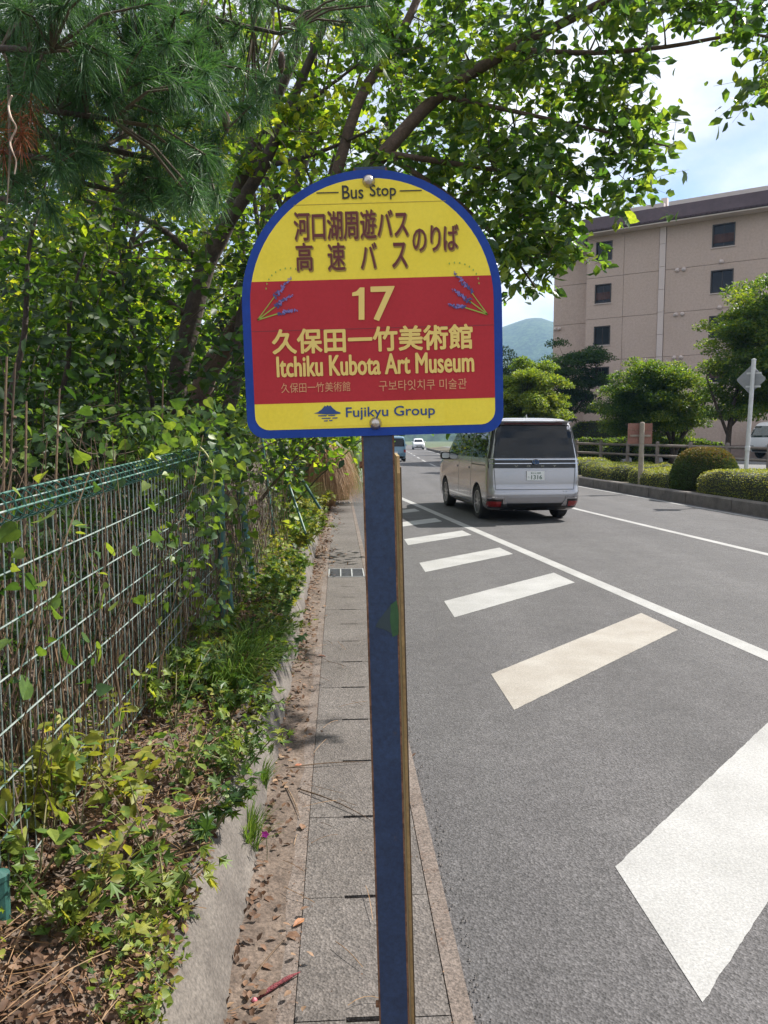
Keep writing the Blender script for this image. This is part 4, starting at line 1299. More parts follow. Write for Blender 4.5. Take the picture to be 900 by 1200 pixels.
# roof: sloping dark fascia over a pale soffit, coping with a notch
def roof_seg(u0, u1, yo, z0, z1, par=hotel):
    m = MB()
    prof = [(yo - .95, z0), (yo - 1.0, z0 + .14), (yo - .6, z1), (yo + .3, z1), (yo + .3, z0 + .05)]
    P = [[(u, y, z) for y, z in prof + prof[:1]] for u in (u0, u1)]
    m.grid(P); m.f.append((4, 3, 2, 1, 0)); m.f.append((6, 7, 8, 9, 10))
    return m.build('roof_fascia', M_EAVE, par)
roof_seg(-.25, UMAX + .4, 0, 14.82, 15.8)
MB().box(-.2, UMAX + .35, -.93, .25, 14.75, 14.815).build('soffit', M_SOFFIT, hotel)
roof_seg(-4.2, -.27, 1.3, 14.4, 15.0)
MB().box(-4.15, -.3, .38, 1.6, 14.33, 14.395).build('soffit', M_SOFFIT, hotel)
MB().box(-.2, UMAX, .3, 13.5, 14.8, 15.75).build('roof_deck', M_EAVE, hotel)
MB().box(1.8, 4.95, -.58, .28, 15.802, 16.05).build('coping', M_COPING, hotel)
MB().box(5.25, UMAX, -.58, .28, 15.802, 16.05).build('coping', M_COPING, hotel)
# row of tile ends along the eave
for k in range(0, 110):
    MB().box(-.2 + k * .3, -.2 + k * .3 + .17, -1.045, -.99, 14.86, 14.96).build('eave_tile', M_EAVE, hotel)

# ---------------------------------------------------------------- far side: rail fence, hedges, signs, trees
M_LOG = surf('rail_log', (.17, .14, .12), (.27, .23, .2), 3, .9, fine=(40, .25), bump=.5, bscale=25)
rail = thing('rail_fence', 'low grey wooden post and rail fence behind the clipped hedges', 'fence', (13, 26, .4))
fp = []
y = 17.0
seg = [(y_, interp(FENCE_R, y_)) for y_ in (14, 26, 36, 48)]
pts = []
for (ya, xa), (yb, xb) in zip(seg, seg[1:]):
    Lg = math.hypot(xb - xa, yb - ya); n = int(Lg / 1.6)
    for i in range(n): pts.append((xa + (xb - xa) * i / n, ya + (yb - ya) * i / n))
pts.append((seg[-1][1], seg[-1][0]))
def fz(y): return .38 + .012 * max(0, y - 22)
pm = MB(); pm.lathe([(0, -.1), (.075, -.1), (.075, .88), (.06, .93), (0, .94)], 10); pme = pm.mesh('post'); pme.materials.append(M_LOG)
for x, y in pts:
    o = bpy.data.objects.new('post', pme); link(o, rail); o.location = Vector((x, y, fz(y))) - rail.location
for (x0, y0), (x1, y1) in zip(pts, pts[1:]):
    for h in (.36, .77):
        m = MB(); m.tube([(x0, y0, fz(y0) + h), (x1, y1, fz(y1) + h)], .052, 8); m.build('rail', M_LOG, rail, world=True)

def surface_scatter(me, n, rng=None):
    rng = rng or RNG
    me.calc_loop_triangles()
    V = np.zeros(len(me.vertices) * 3); me.vertices.foreach_get('co', V); V = V.reshape(-1, 3)
    T = np.zeros(len(me.loop_triangles) * 3, np.int32); me.loop_triangles.foreach_get('vertices', T); T = T.reshape(-1, 3)
    a, b, c = V[T[:, 0]], V[T[:, 1]], V[T[:, 2]]
    nr = np.cross(b - a, c - a); ar = np.linalg.norm(nr, axis=1)
    i = rng.choice(len(T), n, p=ar / ar.sum())
    u, v = rng.random(n), rng.random(n); f = u + v > 1; u[f], v[f] = 1 - u[f], 1 - v[f]
    return a[i] + (b[i] - a[i]) * u[:, None] + (c[i] - a[i]) * v[:, None], unit(nr[i])

M_TWIGS = surf('hedge_inside', (.015, .02, .008), (.03, .035, .014), 6, .95)
def hedge(name, label, rowsXY, h, n, mat, lump=.1, leaf=.055, group=None, cat='hedge'):
    "clipped hedge on a footprint given as (y, x0, x1) rows"
    y0, xa, xb = rowsXY[0]
    r = thing(name, label, cat, ((xa + xb) / 2, y0, .26), group=group)
    P = []
    ns = 22
    N = 16
    for k in range(N + 1):
        t = k / N
        y = rowsXY[0][0] + (rowsXY[-1][0] - rowsXY[0][0]) * t
        a, b = interp([(q[0], q[1]) for q in rowsXY], y), interp([(q[0], q[2]) for q in rowsXY], y)
        endf = min(1, min(t, 1 - t) * N / 1.6) ** .5
        row = []
        for i in range(ns + 1):
            s = i / ns; th = math.pi * s
            cx_ = math.copysign(abs(math.cos(th)) ** .45, -math.cos(th)); cz_ = abs(math.sin(th)) ** .35
            d = lump * noise3((s * 4, y * .9, 3), 1.0) + .3 * lump * noise3((s * 9, y * 3, 1), 1)
            row.append(((a + b) / 2 + cx_ * (b - a) / 2 * (.4 + .6 * endf), y, .25 + (h + d) * cz_ * (.35 + .65 * endf)))
        P.append(row)
    core = MB().grid(P).build('inner_twigs', M_TWIGS, r, world=True)
    S, Nn = surface_scatter(core.data, n)
    Nn[Nn[:, 2] < -.2] *= -1
    S = S + Nn * RNG.uniform(-.03, .045, (n, 1))
    f = leaves('foliage', S, leaf, mat, r, (CARD_V, CARD_F), up=.75, out=Nn * .5, droop=.0)
    f['kind'] = 'stuff'
    return r
def hr(ya, yb, off, w):
    return [(y, RX(y) + off, RX(y) + off + w) for y in np.linspace(ya, yb, 7)]
hedge('clipped_hedge', 'long clipped azalea hedge along the kerb in front of the round bush', hr(9.5, 18.6, .22, 1.5), .56, 26000, M_LEAF_HEDGE, .09, .036)
hedge('clipped_hedge', 'short clipped hedge beside the wooden sign post, left of the round bush', hr(19.0, 22.3, .25, 2.3), .42, 14000, M_LEAF_HEDGE, .15, .038)
hedge('clipped_hedge', 'clipped low hedge just right of the minivan, before the rail fence', hr(22.8, 26.5, .3, 2.0), .44, 11000, M_LEAF_HEDGE, .17, .04)
hedge('clipped_hedge', 'farthest clipped hedge, partly hidden behind the minivan', hr(27.2, 33, .35, 1.6), .5, 5500, M_LEAF_HEDGE, .14, .06)
# hedges and shrubs under the rail fence
for i, (u, v, Y, w, h, lab) in enumerate(((690, 528, 39, 2.4, .9, 'dark low shrub below the hotel door behind the rail fence'), (735, 530, 37.5, 2.6, .9, 'dark shrub behind the reddish board and the rail fence'), (775, 528, 36, 2.0, 1.1, 'dark shrub at the foot of the forked middle tree'), (815, 525, 35.5, 2.2, 1.0, 'dark shrub between the two forecourt trees'), (700, 500, 46, 3.2, 2.0, 'spreading dark shrub against the hotel wall'))):
    p = at(u, 515, Y)
    hedge('shrub', lab, [(Y - .7, p.x - w / 2, p.x + w / 2), (Y, p.x - w / 2, p.x + w / 2), (Y + .8, p.x - w / 2, p.x + w / 2)], h + .2, 4200, M_LEAF_MAPLE, .5, .11, 'shrubs behind the rail fence', 'shrub')

# round clipped bush
dome = thing('dome_bush', 'round clipped bush with rust-tinted top beside the diamond sign post', 'bush', (7.95, 19.3, .28))
dx = at(826, 545, 19.3).x; dome.location.x = dx
P = []
for i in range(15):
    th = math.pi / 2 * i / 14 * 1.0
    r_ = .80 * math.cos(th) ** .62 if i < 14 else 0.001; z_ = .98 * math.sin(th) ** .95
    P.append([(dx + r_ * math.cos(a), 19.3 + r_ * math.sin(a), .28 + z_ + .02 * noise3((math.cos(a) * 2, math.sin(a) * 2, z_ * 2), 1.5)) for a in [2 * math.pi * k / 28 for k in range(29)]])
core = MB().grid(P).build('inner_twigs', M_TWIGS, dome, world=True)
S, Nn = surface_scatter(core.data, 17000); fl = (Nn * (S - np.array([dx, 19.3, .6]))).sum(1) < 0; Nn[fl] *= -1
S += Nn * RNG.uniform(-.02, .035, (len(S), 1))
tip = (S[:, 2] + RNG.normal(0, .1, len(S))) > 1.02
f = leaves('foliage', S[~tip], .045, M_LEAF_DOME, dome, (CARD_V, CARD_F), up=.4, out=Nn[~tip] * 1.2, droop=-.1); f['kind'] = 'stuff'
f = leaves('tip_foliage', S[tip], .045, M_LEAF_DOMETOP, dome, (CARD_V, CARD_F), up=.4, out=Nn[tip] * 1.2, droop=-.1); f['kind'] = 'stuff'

# diamond warning sign, seen from the back
M_GALV = surf('galvanised_post', (.50, .50, .50), (.62, .62, .62), 8, .5, .25, stain=((.3, .2, .14), 18, .72))
M_BACK = surf('sign_back', (.26, .265, .275), (.31, .315, .325), 6, .5, .4)
dp = at(875, 515, 17.6)
ds = thing('road_sign', 'diamond road sign seen from behind on a leaning galvanised post', 'sign', (dp.x, 17.6, .28))
ds.rotation_euler = (0, math.radians(1.6), 0)
MB().tube([(0, 0, -.1), (0, 0, 3.0)], .046, 14).build('post', M_GALV, ds)
MB().lathe([(.05, 0), (.05, .03), (.0, .045)], 14, Matrix.Translation((0, 0, 3.0))).build('post_cap', M_GALV, ds)
M = Matrix.Translation((0, .075, 2.58)) @ Matrix.Rotation(math.radians(-46), 4, 'Z') @ Matrix.Rotation(math.radians(45), 4, 'Y')
m = MB(); h_ = .235
rnd = []
for a0, cx_, cz_ in ((0, 1, 1), (90, -1, 1), (180, -1, -1), (270, 1, -1)):
    for i in range(4):
        t = math.radians(a0 + 30 * i); rnd.append((cx_ * (h_ - .04) + .04 * math.cos(t), cz_ * (h_ - .04) + .04 * math.sin(t)))
n = len(rnd)
m.add([M @ Vector((x, -.002, z)) for x, z in rnd] + [M @ Vector((x, .004, z)) for x, z in rnd], [tuple(range(n)), tuple(range(2 * n - 1, n - 1, -1))] + [(i, n + i, n + (i + 1) % n, (i + 1) % n) for i in range(n)])
m.build('sign_plate', M_BACK, ds)
for z in (2.42, 2.72):
    m = MB(); m.box(-.16, .16, .05, .07, z - .02, z + .02, Matrix.Rotation(math.radians(-46), 4, 'Z')); m.build('bracket', M_GALV, ds)
MB().lathe([(.05, 0), (.056, .02), (.056, .1), (.05, .12)], 12, Matrix.Translation((0, 0, .95))).build('clamp', M_GALV, ds)

# wooden post with a reddish board on its far side
M_BOARD = surf('brown_board', (.22, .10, .075), (.3, .15, .11), 3, .8, fine=(30, .2))
M_OLDW = surf('old_wood', (.26, .22, .17), (.36, .31, .25), 6, .9, fine=(60, .25))
wp = at(752, 515, 21.2)
ws = thing('wooden_sign', 'reddish brown board fixed behind a round weathered wooden post in the hedge', 'sign', (wp.x, 21.2, .28))
MB().lathe([(0, -.1), (.072, -.1), (.068, 1.66), (.055, 1.69), (0, 1.70)], 12).build('post', M_OLDW, ws)
for k, z in enumerate((1.1, 1.29, 1.48)):
    m = MB(); m.box(-.36, .31, .07, .1, z, z + .183); m.build('board', M_BOARD, ws)
m = MB(); m.box(-.3, .26, .055, .07, 1.3, 1.35); m.build('batten', M_OLDW, ws)

# trees of the forecourt
def crown_tree(name, label, base, trunk, clumps, per, leaf, mat, bark=M_BARK, group='trees on the hotel forecourt', r0=.13, rc=.75, flat=.38, up=.75, seed=1):
    """trunk: list of polylines with end radii; clumps: centres of leaf layers"""
    rng = np.random.default_rng(seed)
    r = thing(name, label, 'tree', base, group=group)
    mb = MB(); sk = []
    for pts_, ra, rb in trunk: limb(mb, pts_, ra, rb, 8, 3, sk)
    mb.build('trunk', bark, r, smooth=True, world=True)
    br = MB(); allp = []; outs = []
    cen = np.mean([c for c in clumps], axis=0)
    for c in clumps:
        d, q, rad = nearest_on(sk, c)
        pth = bez(q, c, (rng.normal() * .1, rng.normal() * .1, .12), 4)
        br.tube(pth, [max(rad * .5, .012), max(rad * .4, .01), .01, .006], 5, False)
        rr = rc * rng.uniform(.65, 1.25)
        P = ball_pts(c, rr, int(per * (rr / rc) ** 2), rng, flat)
        P[:, 2] -= .25 * ((P[:, 0] - c[0]) ** 2 + (P[:, 1] - c[1]) ** 2) / rr
        allp.append(P); o_ = P - np.array(cen)[None]; outs.append(unit(o_) * .8)
    br.build('branches', bark, r, world=True)['kind'] = 'stuff'
    f = leaves('crown', np.concatenate(allp), leaf, mat, r, (CARD_V, CARD_F), up=up, out=np.concatenate(outs), droop=.15, rng=rng)
    f['kind'] = 'stuff'
    return r
def ell_clumps(c, rx, ry, rz, n, seed, shell=.55, zmin=-1.0):
    rng = np.random.default_rng(seed); out = []
    while len(out) < n:
        q = rng.normal(size=3); q /= np.linalg.norm(q); q *= rng.uniform(shell, 1.0)
        if q[2] < zmin: continue
        out.append(tuple(np.array(c) + q * np.array((rx, ry, rz))))
    return out
# middle tree, forked stem
c = at(768, 462, 33.5)
b = at(788, 515, 33.5); b.z = .4
crown_tree('forecourt_tree', 'spreading green tree with forked stem in the middle before the hotel', b,
           [([b, b + Vector((0, 0, .8)), b + Vector((-.35, 0, 1.6)), b + Vector((-1.0, .1, 2.6))], .13, .05), ([b + Vector((.02, 0, .2)), b + Vector((.5, .1, 1.3)), b + Vector((1.1, 0, 2.1)), b + Vector((1.5, .2, 2.9))], .11, .05), ([b + Vector((0, 0, .6)), b + Vector((.15, .3, 2.0)), b + Vector((-.1, .4, 3.2))], .1, .04)],
           ell_clumps((c.x, c.y, c.z - .3), 2.35, 2.1, 1.9, 200, 11, .3, -1), 380, .11, M_LEAF_MAPLE, seed=11, rc=.62)
c2 = at(745, 440, 33.0)
f = None
# big tree on the right
c = at(894, 400, 28.5); b = at(853, 515, 28.5); b.z = .4
crown_tree('forecourt_tree', 'tallest dark green tree behind the diamond sign at the right', b,
           [([b, b + Vector((.02, 0, 1.2)), b + Vector((.15, 0, 2.4)), b + Vector((.6, .1, 4.2))], .13, .05), ([b + Vector((.02, 0, 1.2)), b + Vector((-.5, 0, 2.4)), b + Vector((-.8, .2, 3.4))], .07, .03), ([b + Vector((.05, 0, 1.6)), b + Vector((1.0, -.1, 2.8)), b + Vector((2.0, 0, 4.0))], .09, .04)],
           ell_clumps((c.x + .45, c.y, c.z - .25), 2.85, 2.3, 3.1, 230, 12, .35, -.95), 400, .115, M_LEAF_MAPLE, seed=12, rc=.68)
# light tree rising over the minivan
c = at(622, 462, 36); b = at(618, 515, 36); b.z = .4
crown_tree('forecourt_tree', 'light yellow-green rounded tree rising just behind the minivan roof', b,
           [([b, b + Vector((0, 0, .9)), b + Vector((-.2, 0, 2.2))], .11, .05), ([b + Vector((0, 0, .6)), b + Vector((.5, 0, 1.5)), b + Vector((.8, .1, 2.4))], .08, .03)],
           ell_clumps((c.x - .15, c.y, c.z - .25), 1.95, 1.8, 1.95, 180, 13, .3, -1), 380, .105, M_LEAF_LIME, seed=13, rc=.5)
# darker tree behind, with long layered boughs
c = at(668, 445, 45); b = at(660, 515, 45); b.z = .4
crown_tree('forecourt_tree', 'dark tree with layered boughs before the left corner of the hotel', b,
           [([b, b + Vector((0, 0, 1.5)), b + Vector((.3, 0, 3.2)), b + Vector((.2, 0, 5.0))], .15, .06), ([b + Vector((0, 0, 1.5)), b + Vector((-1.0, 0, 3.2)), b + Vector((-2.0, 0, 4.6))], .09, .03), ([b + Vector((.1, 0, 2.0)), b + Vector((1.2, 0, 3.5)), b + Vector((1.9, 0, 5.0))], .09, .03)],
           ell_clumps((c.x + .1, c.y, c.z + .1), 2.5, 1.8, 2.4, 90, 14, .3, -.95), 320, .13, M_LEAF_DEEP, seed=14, rc=.72, flat=.3)
c = at(600, 452, 50); b = at(602, 515, 50); b.z = .4
crown_tree('forecourt_tree', 'dark tree half hidden behind the sign, left of the light one', b,
           [([b, b + Vector((0, 0, 1.5)), b + Vector((.2, 0, 4.5))], .15, .06)],
           ell_clumps((c.x - .6, c.y, c.z), 2.4, 2.0, 2.7, 60, 15, .4, -.9), 260, .14, M_LEAF_DEEP, seed=15, rc=.75)
# trees that line the road far ahead on both sides
for i, (x, y, h) in enumerate(((9.5, 62, 6.5), (10.5, 74, 8), (11, 90, 8), (14, 108, 9), (-6.5, 58, 8), (-7.5, 74, 9), (-8, 92, 9), (-6, 125, 10), (3, 150, 9), (16, 140, 10), (24, 75, 9), (34, 82, 10))):
    b = Vector((x, y, .0))
    crown_tree('roadside_tree', 'roadside tree far ahead, ' + ('first', 'second', 'third', 'fourth')[i % 4] + (' from here on the right verge', ' from here on the left verge', ' of those where the road ends')[i // 4], b,
               [([b, b + Vector((.1, 0, h * .35)), b + Vector((.0, 0, h * .8))], .2, .06)],
               ell_clumps((x, y, h * .58), h * .36, h * .36, h * .4, 34, 30 + i, .4, -.9), 130, .3, M_LEAF_MAPLE if i % 2 else M_LEAF_DEEP, seed=30 + i, rc=h * .13, group='trees lining the road far ahead', flat=.5)

# ---------------------------------------------------------------- near side: mesh fence, wood, vines, weeds
M_WIRE = surf('fence_wire', (.22, .27, .25), (.36, .41, .385), 20, .4, .35, stain=((.03, .11, .08), 8, .50))
M_GREENW = surf('fence_green', (.012, .07, .05), (.02, .10, .072), 30, .3, .1)
M_GREENR = surf('fence_rod', (.05, .15, .12), (.12, .22, .19), 30, .3, .2, stain=((.4, .44, .41), 14, .52))  # pale blotches here are white sun highlights painted into the green rod colour
M_GPOST = surf('fence_post', (.02, .075, .065), (.035, .11, .095), 12, .5, stain=((.12, .13, .1), 20, .64))
FY0, FY1 = .75, 4.55
fence = thing('mesh_fence', 'green welded wire fence with rolled top edge, overgrown with vines', 'fence', (FX(FY0), FY0, .2))
def ftop(y): return 1.288 + .042 * y
def fbot(y): return .16 + .04 * y
wire_len = 1.08
def wire_mesh():
    m = MB()
    pts_ = [(0, 0, -1.0), (0, 0, -.075)]
    m.tube(pts_, .0019, 5, False)
    me = m.mesh('upright_wire'); me.materials.append(M_WIRE); return me
wme = wire_mesh()
m = MB(); m.tube([(.038 * math.cos(-math.pi / 2 + 2 * math.pi * k / 18), 0, -.038 + .038 * math.sin(-math.pi / 2 + 2 * math.pi * k / 18)) for k in range(19)], .0019, 5, False); lme = m.mesh('top_loop'); lme.materials.append(M_GREENW)
y = FY0
dirF = Vector((FX(FY1) - FX(FY0), FY1 - FY0, 0)).normalized()
angF = math.atan2(dirF.y, dirF.x) - math.pi / 2
while y < FY1:
    o = bpy.data.objects.new('upright_wire', wme); link(o, fence)
    o.location = Vector((FX(y), y, ftop(y))) - fence.location
    o.rotation_euler = (0, random.uniform(-.006, .006), angF)
    o = bpy.data.objects.new('top_loop', lme); link(o, fence); o.location = Vector((FX(y), y, ftop(y))) - fence.location; o.rotation_euler = (0, 0, angF)
    y += .05
def run(dx, dz, r, name, mat):
    m = MB(); n = 10
    m.tube([(FX(FY0 + (FY1 - FY0) * i / n) + dx, FY0 + (FY1 - FY0) * i / n, ftop(FY0 + (FY1 - FY0) * i / n) + dz) for i in range(n + 1)], r, 6)
    m.build(name, mat, fence, world=True)
run(.036, -.038, .003, 'top_rod', M_GREENR); run(-.036, -.038, .003, 'top_rod', M_GREENR); run(0, -.0015, .003, 'top_rod', M_GREENR)
run(.004, -.076, .0034, 'top_rod', M_GREENR)
for dz in (-.20, -.33, -.46, -.59, -.72, -.85, -.98):
    run(.004, dz, .0026, 'cross_wire', M_WIRE)
for i, (y, top) in enumerate(((1.735, -.9), (4.5, .02))):
    m = MB(); m.tube([(FX(y) + .03, y, fbot(y) - .25), (FX(y) + .03, y, ftop(y) + top)], .024, 12); m.build('post', M_GPOST, fence, world=True)
    MB().lathe([(.026, 0), (.026, .012), (0, .022)], 12, Matrix.Translation((FX(y) + .03, y, ftop(y) + top))).build('post_cap', M_GPOST, fence, world=True)

# leaning chain-link fence beyond it
chain = thing('chain_link_fence', 'leaning chain-link fence with teal posts, half buried in vines beyond the wire fence', 'fence', (FX(4.7), 4.7, .3))
LEAN = -.11
def cpt(y, h, off=0.0): return (FX(y) + .05 + LEAN * h + off, y, bank_z(FX(y), y) + h)
for y in (4.75, 5.9, 8.2, 11.2, 15):
    m = MB(); m.tube([cpt(y, -.2), cpt(y, 1.25)], .021 if y != 5.9 else .03, 10); m.build('post', M_GPOST, chain, world=True)
m = MB(); m.tube([cpt(9.6, .25, .5), cpt(9.6, 1.2, .02)], .018, 8); m.build('brace', M_GPOST, chain, world=True)
m = MB(); m.tube([cpt(8.2, .1, .35), cpt(9.2, 1.25, .02)], .014, 8); m.build('brace', M_GPOST, chain, world=True)
m = MB(); m.tube([cpt(y, 1.22) for y in np.linspace(4.75, 15, 20)], .014, 8); m.build('top_rail', M_GPOST, chain, world=True)
m = MB()
yy = 4.75
while yy < 11.5:
    for sg in (1, -1):
        pth = []
        for k in range(19):
            h = 1.2 * k / 18
            y_ = yy + sg * h * .9
            if 4.75 <= y_ <= 12.2: pth.append(cpt(y_, h, .004 * (1 if k % 2 else -1)))
        if len(pth) > 2: m.tube(pth, .0014, 3, False)
    yy += .13
o = m.build('wire_netting', plain('netting', (.12, .1, .08), .7), chain, world=True); o['kind'] = 'stuff'

# dry stalks and old vine stems behind and through the wire
def stalks(name, label, n, fx, fy, fz0, hmin, hmax, r, mat, wig=.065, cat='stalks'):
    m = MB()
    for i in range(n):
        x, y = fx(), fy(); z = fz0(x, y); h = random.uniform(hmin, hmax)
        lx, ly = random.gauss(0, .12), random.gauss(0, .2)
        k = 6
        pth = []
        wx, wy = random.uniform(0, 6), random.uniform(0, 6)
        for j in range(k):
            t = j / (k - 1)
            pth.append((x + lx * t * h + wig * math.sin(wx + t * 5) * t, y + ly * t * h + wig * math.sin(wy + t * 6) * t, z - .02 + h * t))
        rr = r * random.uniform(.6, 1.4)
        m.tube(pth, [rr, rr, rr * .9, rr * .8, rr * .7, rr * .4], 4, False)
    o = m.build(name, mat); tag(o, label, cat, kind='stuff'); return o
stalks('dry_stalks', 'tangle of dry brown stalks pressed against the wire fence', 360, lambda: -1.02 - abs(random.gauss(0, .16)), lambda: random.uniform(1.0, 4.9), lambda x, y: .3 + .04 * y, .55, 1.15, .0028, M_DRY_STEM)
stalks('dry_stalks', 'thin dead stems twining up the near face of the wire fence', 110, lambda: -.955 + random.gauss(0, .02), lambda: random.uniform(1.2, 4.6), lambda x, y: .3 + .03 * y, .3, .85, .0022, M_DRY_STEM, .05)
stalks('dry_stalks', 'brown stems and debris hanging in the leaning chain-link fence', 260, lambda: random.uniform(-1.55, -1.05), lambda: random.uniform(4.7, 8.5), lambda x, y: bank_z(x, y), .4, 1.1, .003, M_DRY_STEM, .06)
# a few tall single canes standing behind the fence
for i, (u, v0, v1, Y, lab) in enumerate(((8, 590, 418, 2.35, 'tall dead cane at the left edge behind the wire fence'), (18, 585, 425, 2.5, 'second tall dead cane from the left edge behind the fence'), (70, 575, 455, 2.9, 'dead cane with broken brown top behind the fence roll'), (31, 585, 470, 2.6, 'shorter dead cane beside the two tall ones behind the fence'), (191, 560, 445, 3.9, 'thin pale dead stem rising above the vine at the fence end'))):
    t_, b_ = at(u, v1, Y), at(u - 5, v0 + 150, Y)
    c = thing('dead_cane', lab, 'cane', b_, group='dead canes behind the fence')
    m = MB(); m.tube(bez(b_, t_, (random.gauss(0, .015), 0, 0), 7), [.0055, .0055, .005, .0048, .0045, .004, .0035], 6); m.build('stem', M_DRY_STEM, c, world=True)
    m = MB()
    for q in (.35, .6, .8):
        p = b_.lerp(t_, q); m.tube([p + Vector((-.001, 0, -.004)), p, p + Vector((.001, 0, .004))], [.005, .0072, .005], 6)
    m.build('node', M_DRY_STEM, c, world=True)

# --- vines
vine_meshes = leaf_meshes('leaf', M_LEAF_VINE, (HEART_V, HEART_F), 5)
weed_meshes = leaf_meshes('leaf', M_LEAF_WEED, (LEAF_V, LEAF_F), 4)
def vine(label, boxes, big, bigsize, group='vines on the fence'):
    "boxes: (n, u0, u1, v0, v1, Y0, Y1, size)"
    p0 = at((boxes[0][1] + boxes[0][2]) / 2, boxes[0][4], boxes[0][5])
    t = thing('climbing_vine', label, 'vine', (p0.x, p0.y, .35), group=group)
    Ps, Ss = [], []
    for n, u0, u1, v0, v1, Y0, Y1, sz in boxes:
        for _ in range(n):
            Y = random.uniform(Y0, Y1); Ps.append(at(random.uniform(u0, u1), random.uniform(v0, v1), Y)); Ss.append(sz * random.uniform(.6, 1.25))
    f = leaves('foliage', np.array([tuple(p) for p in Ps]), np.array(Ss), M_LEAF_VINE, t, (HEART_V, HEART_F), up=.45, droop=.5); f['kind'] = 'stuff'
    leaf_parts(t, vine_meshes, [at(*q) for q in big], bigsize, up=.35, droop=.6)
    m = MB()
    for _ in range(10 if len(Ps) > 100 else 0):
        q = random.sample(range(len(Ps)), 2); a, b = Ps[q[0]], Ps[q[1]]
        if (a - b).length < 1.3: m.tube(bez(a, b, (0, 0, random.uniform(-.1, .15)), 7), .0024, 4, False)
    o = m.build('stems', M_TWIG, t, world=True); o['kind'] = 'stuff'
    return t
def onf(u):
    "distance at which a line of sight meets the wire fence"
    k = (u - 450) / 900
    return .90 / max(-.0156 - k, .05)
big1 = []
for u, v in ((45, 690), (62, 715), (30, 680), (70, 700), (88, 610), (110, 570), (95, 800), (60, 850), (130, 640), (150, 610), (20, 620), (160, 700), (115, 760), (185, 640), (10, 750), (75, 760), (140, 830), (35, 800), (98, 540), (60, 600), (175, 590), (195, 700), (205, 760), (160, 850), (120, 700), (50, 555), (140, 560)):
    big1.append((u, v, onf(u) - .04))
vine('heart-leaved vine scattered over the sunlit wire mesh', [(40, 0, 210, 560, 900, 1.75, 1.9, .03)], big1, .058)
big2 = [(random.uniform(180, 290), random.uniform(455, 620), random.uniform(3.1, 4.3)) for _ in range(70)]
# rescue: boxes that follow the fence outwards
vine('dense green vine mounded over the far end of the wire fence', [(520, 170, 290, 475, 560, 3.4, 4.8, .044), (520, 165, 270, 535, 730, 3.2, 4.2, .040), (240, 120, 230, 490, 540, 3.4, 4.8, .042)], big2, .05)
vine('vine foliage hanging over the leaning chain-link posts', [(520, 225, 300, 485, 690, 4.9, 6.4, .046), (260, 290, 335, 510, 600, 8, 10, .06)], [(random.uniform(225, 300), random.uniform(490, 640), random.uniform(4.6, 5.4)) for _ in range(40)], .075)
vine('yellow-green creeper on the bank under the right edge of the chain-link fence', [(480, 318, 358, 530, 650, 8.5, 13, .075)], [(random.uniform(318, 350), random.uniform(520, 640), random.uniform(8.0, 9.5)) for _ in range(24)], .1)
vine('leafy creeper spilling over the dark undergrowth left of the fence roll', [(420, 0, 190, 475, 550, 3.4, 5.2, .042)], [(random.uniform(0, 200), random.uniform(475, 545), random.uniform(3.0, 3.8)) for _ in range(26)], .045)
# loose curling tendril
m = MB(); m.tube(smooth_path([at(205, 512, 3.7), at(222, 516, 3.6), at(240, 530, 3.6), at(251, 553, 3.6), at(246, 575, 3.6), at(238, 582, 3.6)], 5), .0045, 6)
tag(m.build('tendril', surf('tendril', (.3, .3, .1), (.4, .38, .15), 6, .6)), 'pale green tendril arching in front of the vine at the fence end', 'tendril')

# --- weeds on the bank, each a plant of its own
def weed(label, u, v, Y, n, sz, h, mat=M_LEAF_WEED, tpl=(LEAF_V, LEAF_F), spread=.16, name='weed_plant', stems=5, parts=12):
    p = at(u, v, Y)
    base = Vector((p.x, p.y, bank_z(p.x, p.y)))
    t = thing(name, label, 'plant', base, group='weeds on the bank')
    m = MB(); tips = []
    for k in range(stems):
        a = random.uniform(0, 6.28); e = base + Vector((math.cos(a) * spread * random.uniform(.3, 1), math.sin(a) * spread * random.uniform(.3, 1), h * random.uniform(.5, 1.1)))
        pth = bez(base, e, (0, 0, h * .25), 7); m.tube(pth, [.003, .0028, .0026, .0024, .002, .0016, .001], 4, False); tips += pth[2:]
    m.build('stem', surf('weed_stem', (.12, .13, .05), (.2, .16, .08), 8, .7), t, world=True)
    P = [tuple(Vector(random.choice(tips)) + Vector((random.gauss(0, .02), random.gauss(0, .02), random.gauss(0, .02)))) for _ in range(n)]
    if n > parts:
        f = leaves('foliage', np.array(P[parts:]), sz, mat, t, tpl, up=.75, droop=.1); f['kind'] = 'stuff'
    key = 'leaf' + mat.name + str(len(tpl[0]))
    if key not in WM: WM[key] = leaf_meshes('leaf', mat, tpl, 4)
    leaf_parts(t, WM[key], P[:parts], sz * 1.1, up=.75, droop=.15)
    return t
WM = {}
STAR = (STAR_V, STAR_F)
weed('bright yellow-green leafy weed against the lower left wire mesh', 25, 1000, 2.0, 70, .055, .34, M_LEAF_PALE, spread=.2)
weed('yellowing weed with pointed leaves below the middle of the mesh', 95, 1010, 2.15, 80, .055, .34, M_LEAF_PALE, spread=.22)
weed('yellow-green weed leaning out over the dry leaves', 150, 985, 2.35, 60, .05, .26, M_LEAF_PALE, spread=.2)
weed('small green weed with jagged leaves beside the broken kerb', 195, 1085, 1.95, 60, .045, .14, M_LEAF_WEED, STAR, .15)
weed('green jagged-leaved weed at the foot of the bank near the kerb top', 250, 1000, 2.35, 70, .045, .14, M_LEAF_VINE, STAR, .17)
weed('low green weed at the bottom left corner by the green post', 70, 1140, 1.75, 55, .045, .16, M_LEAF_WEED, STAR, .14)
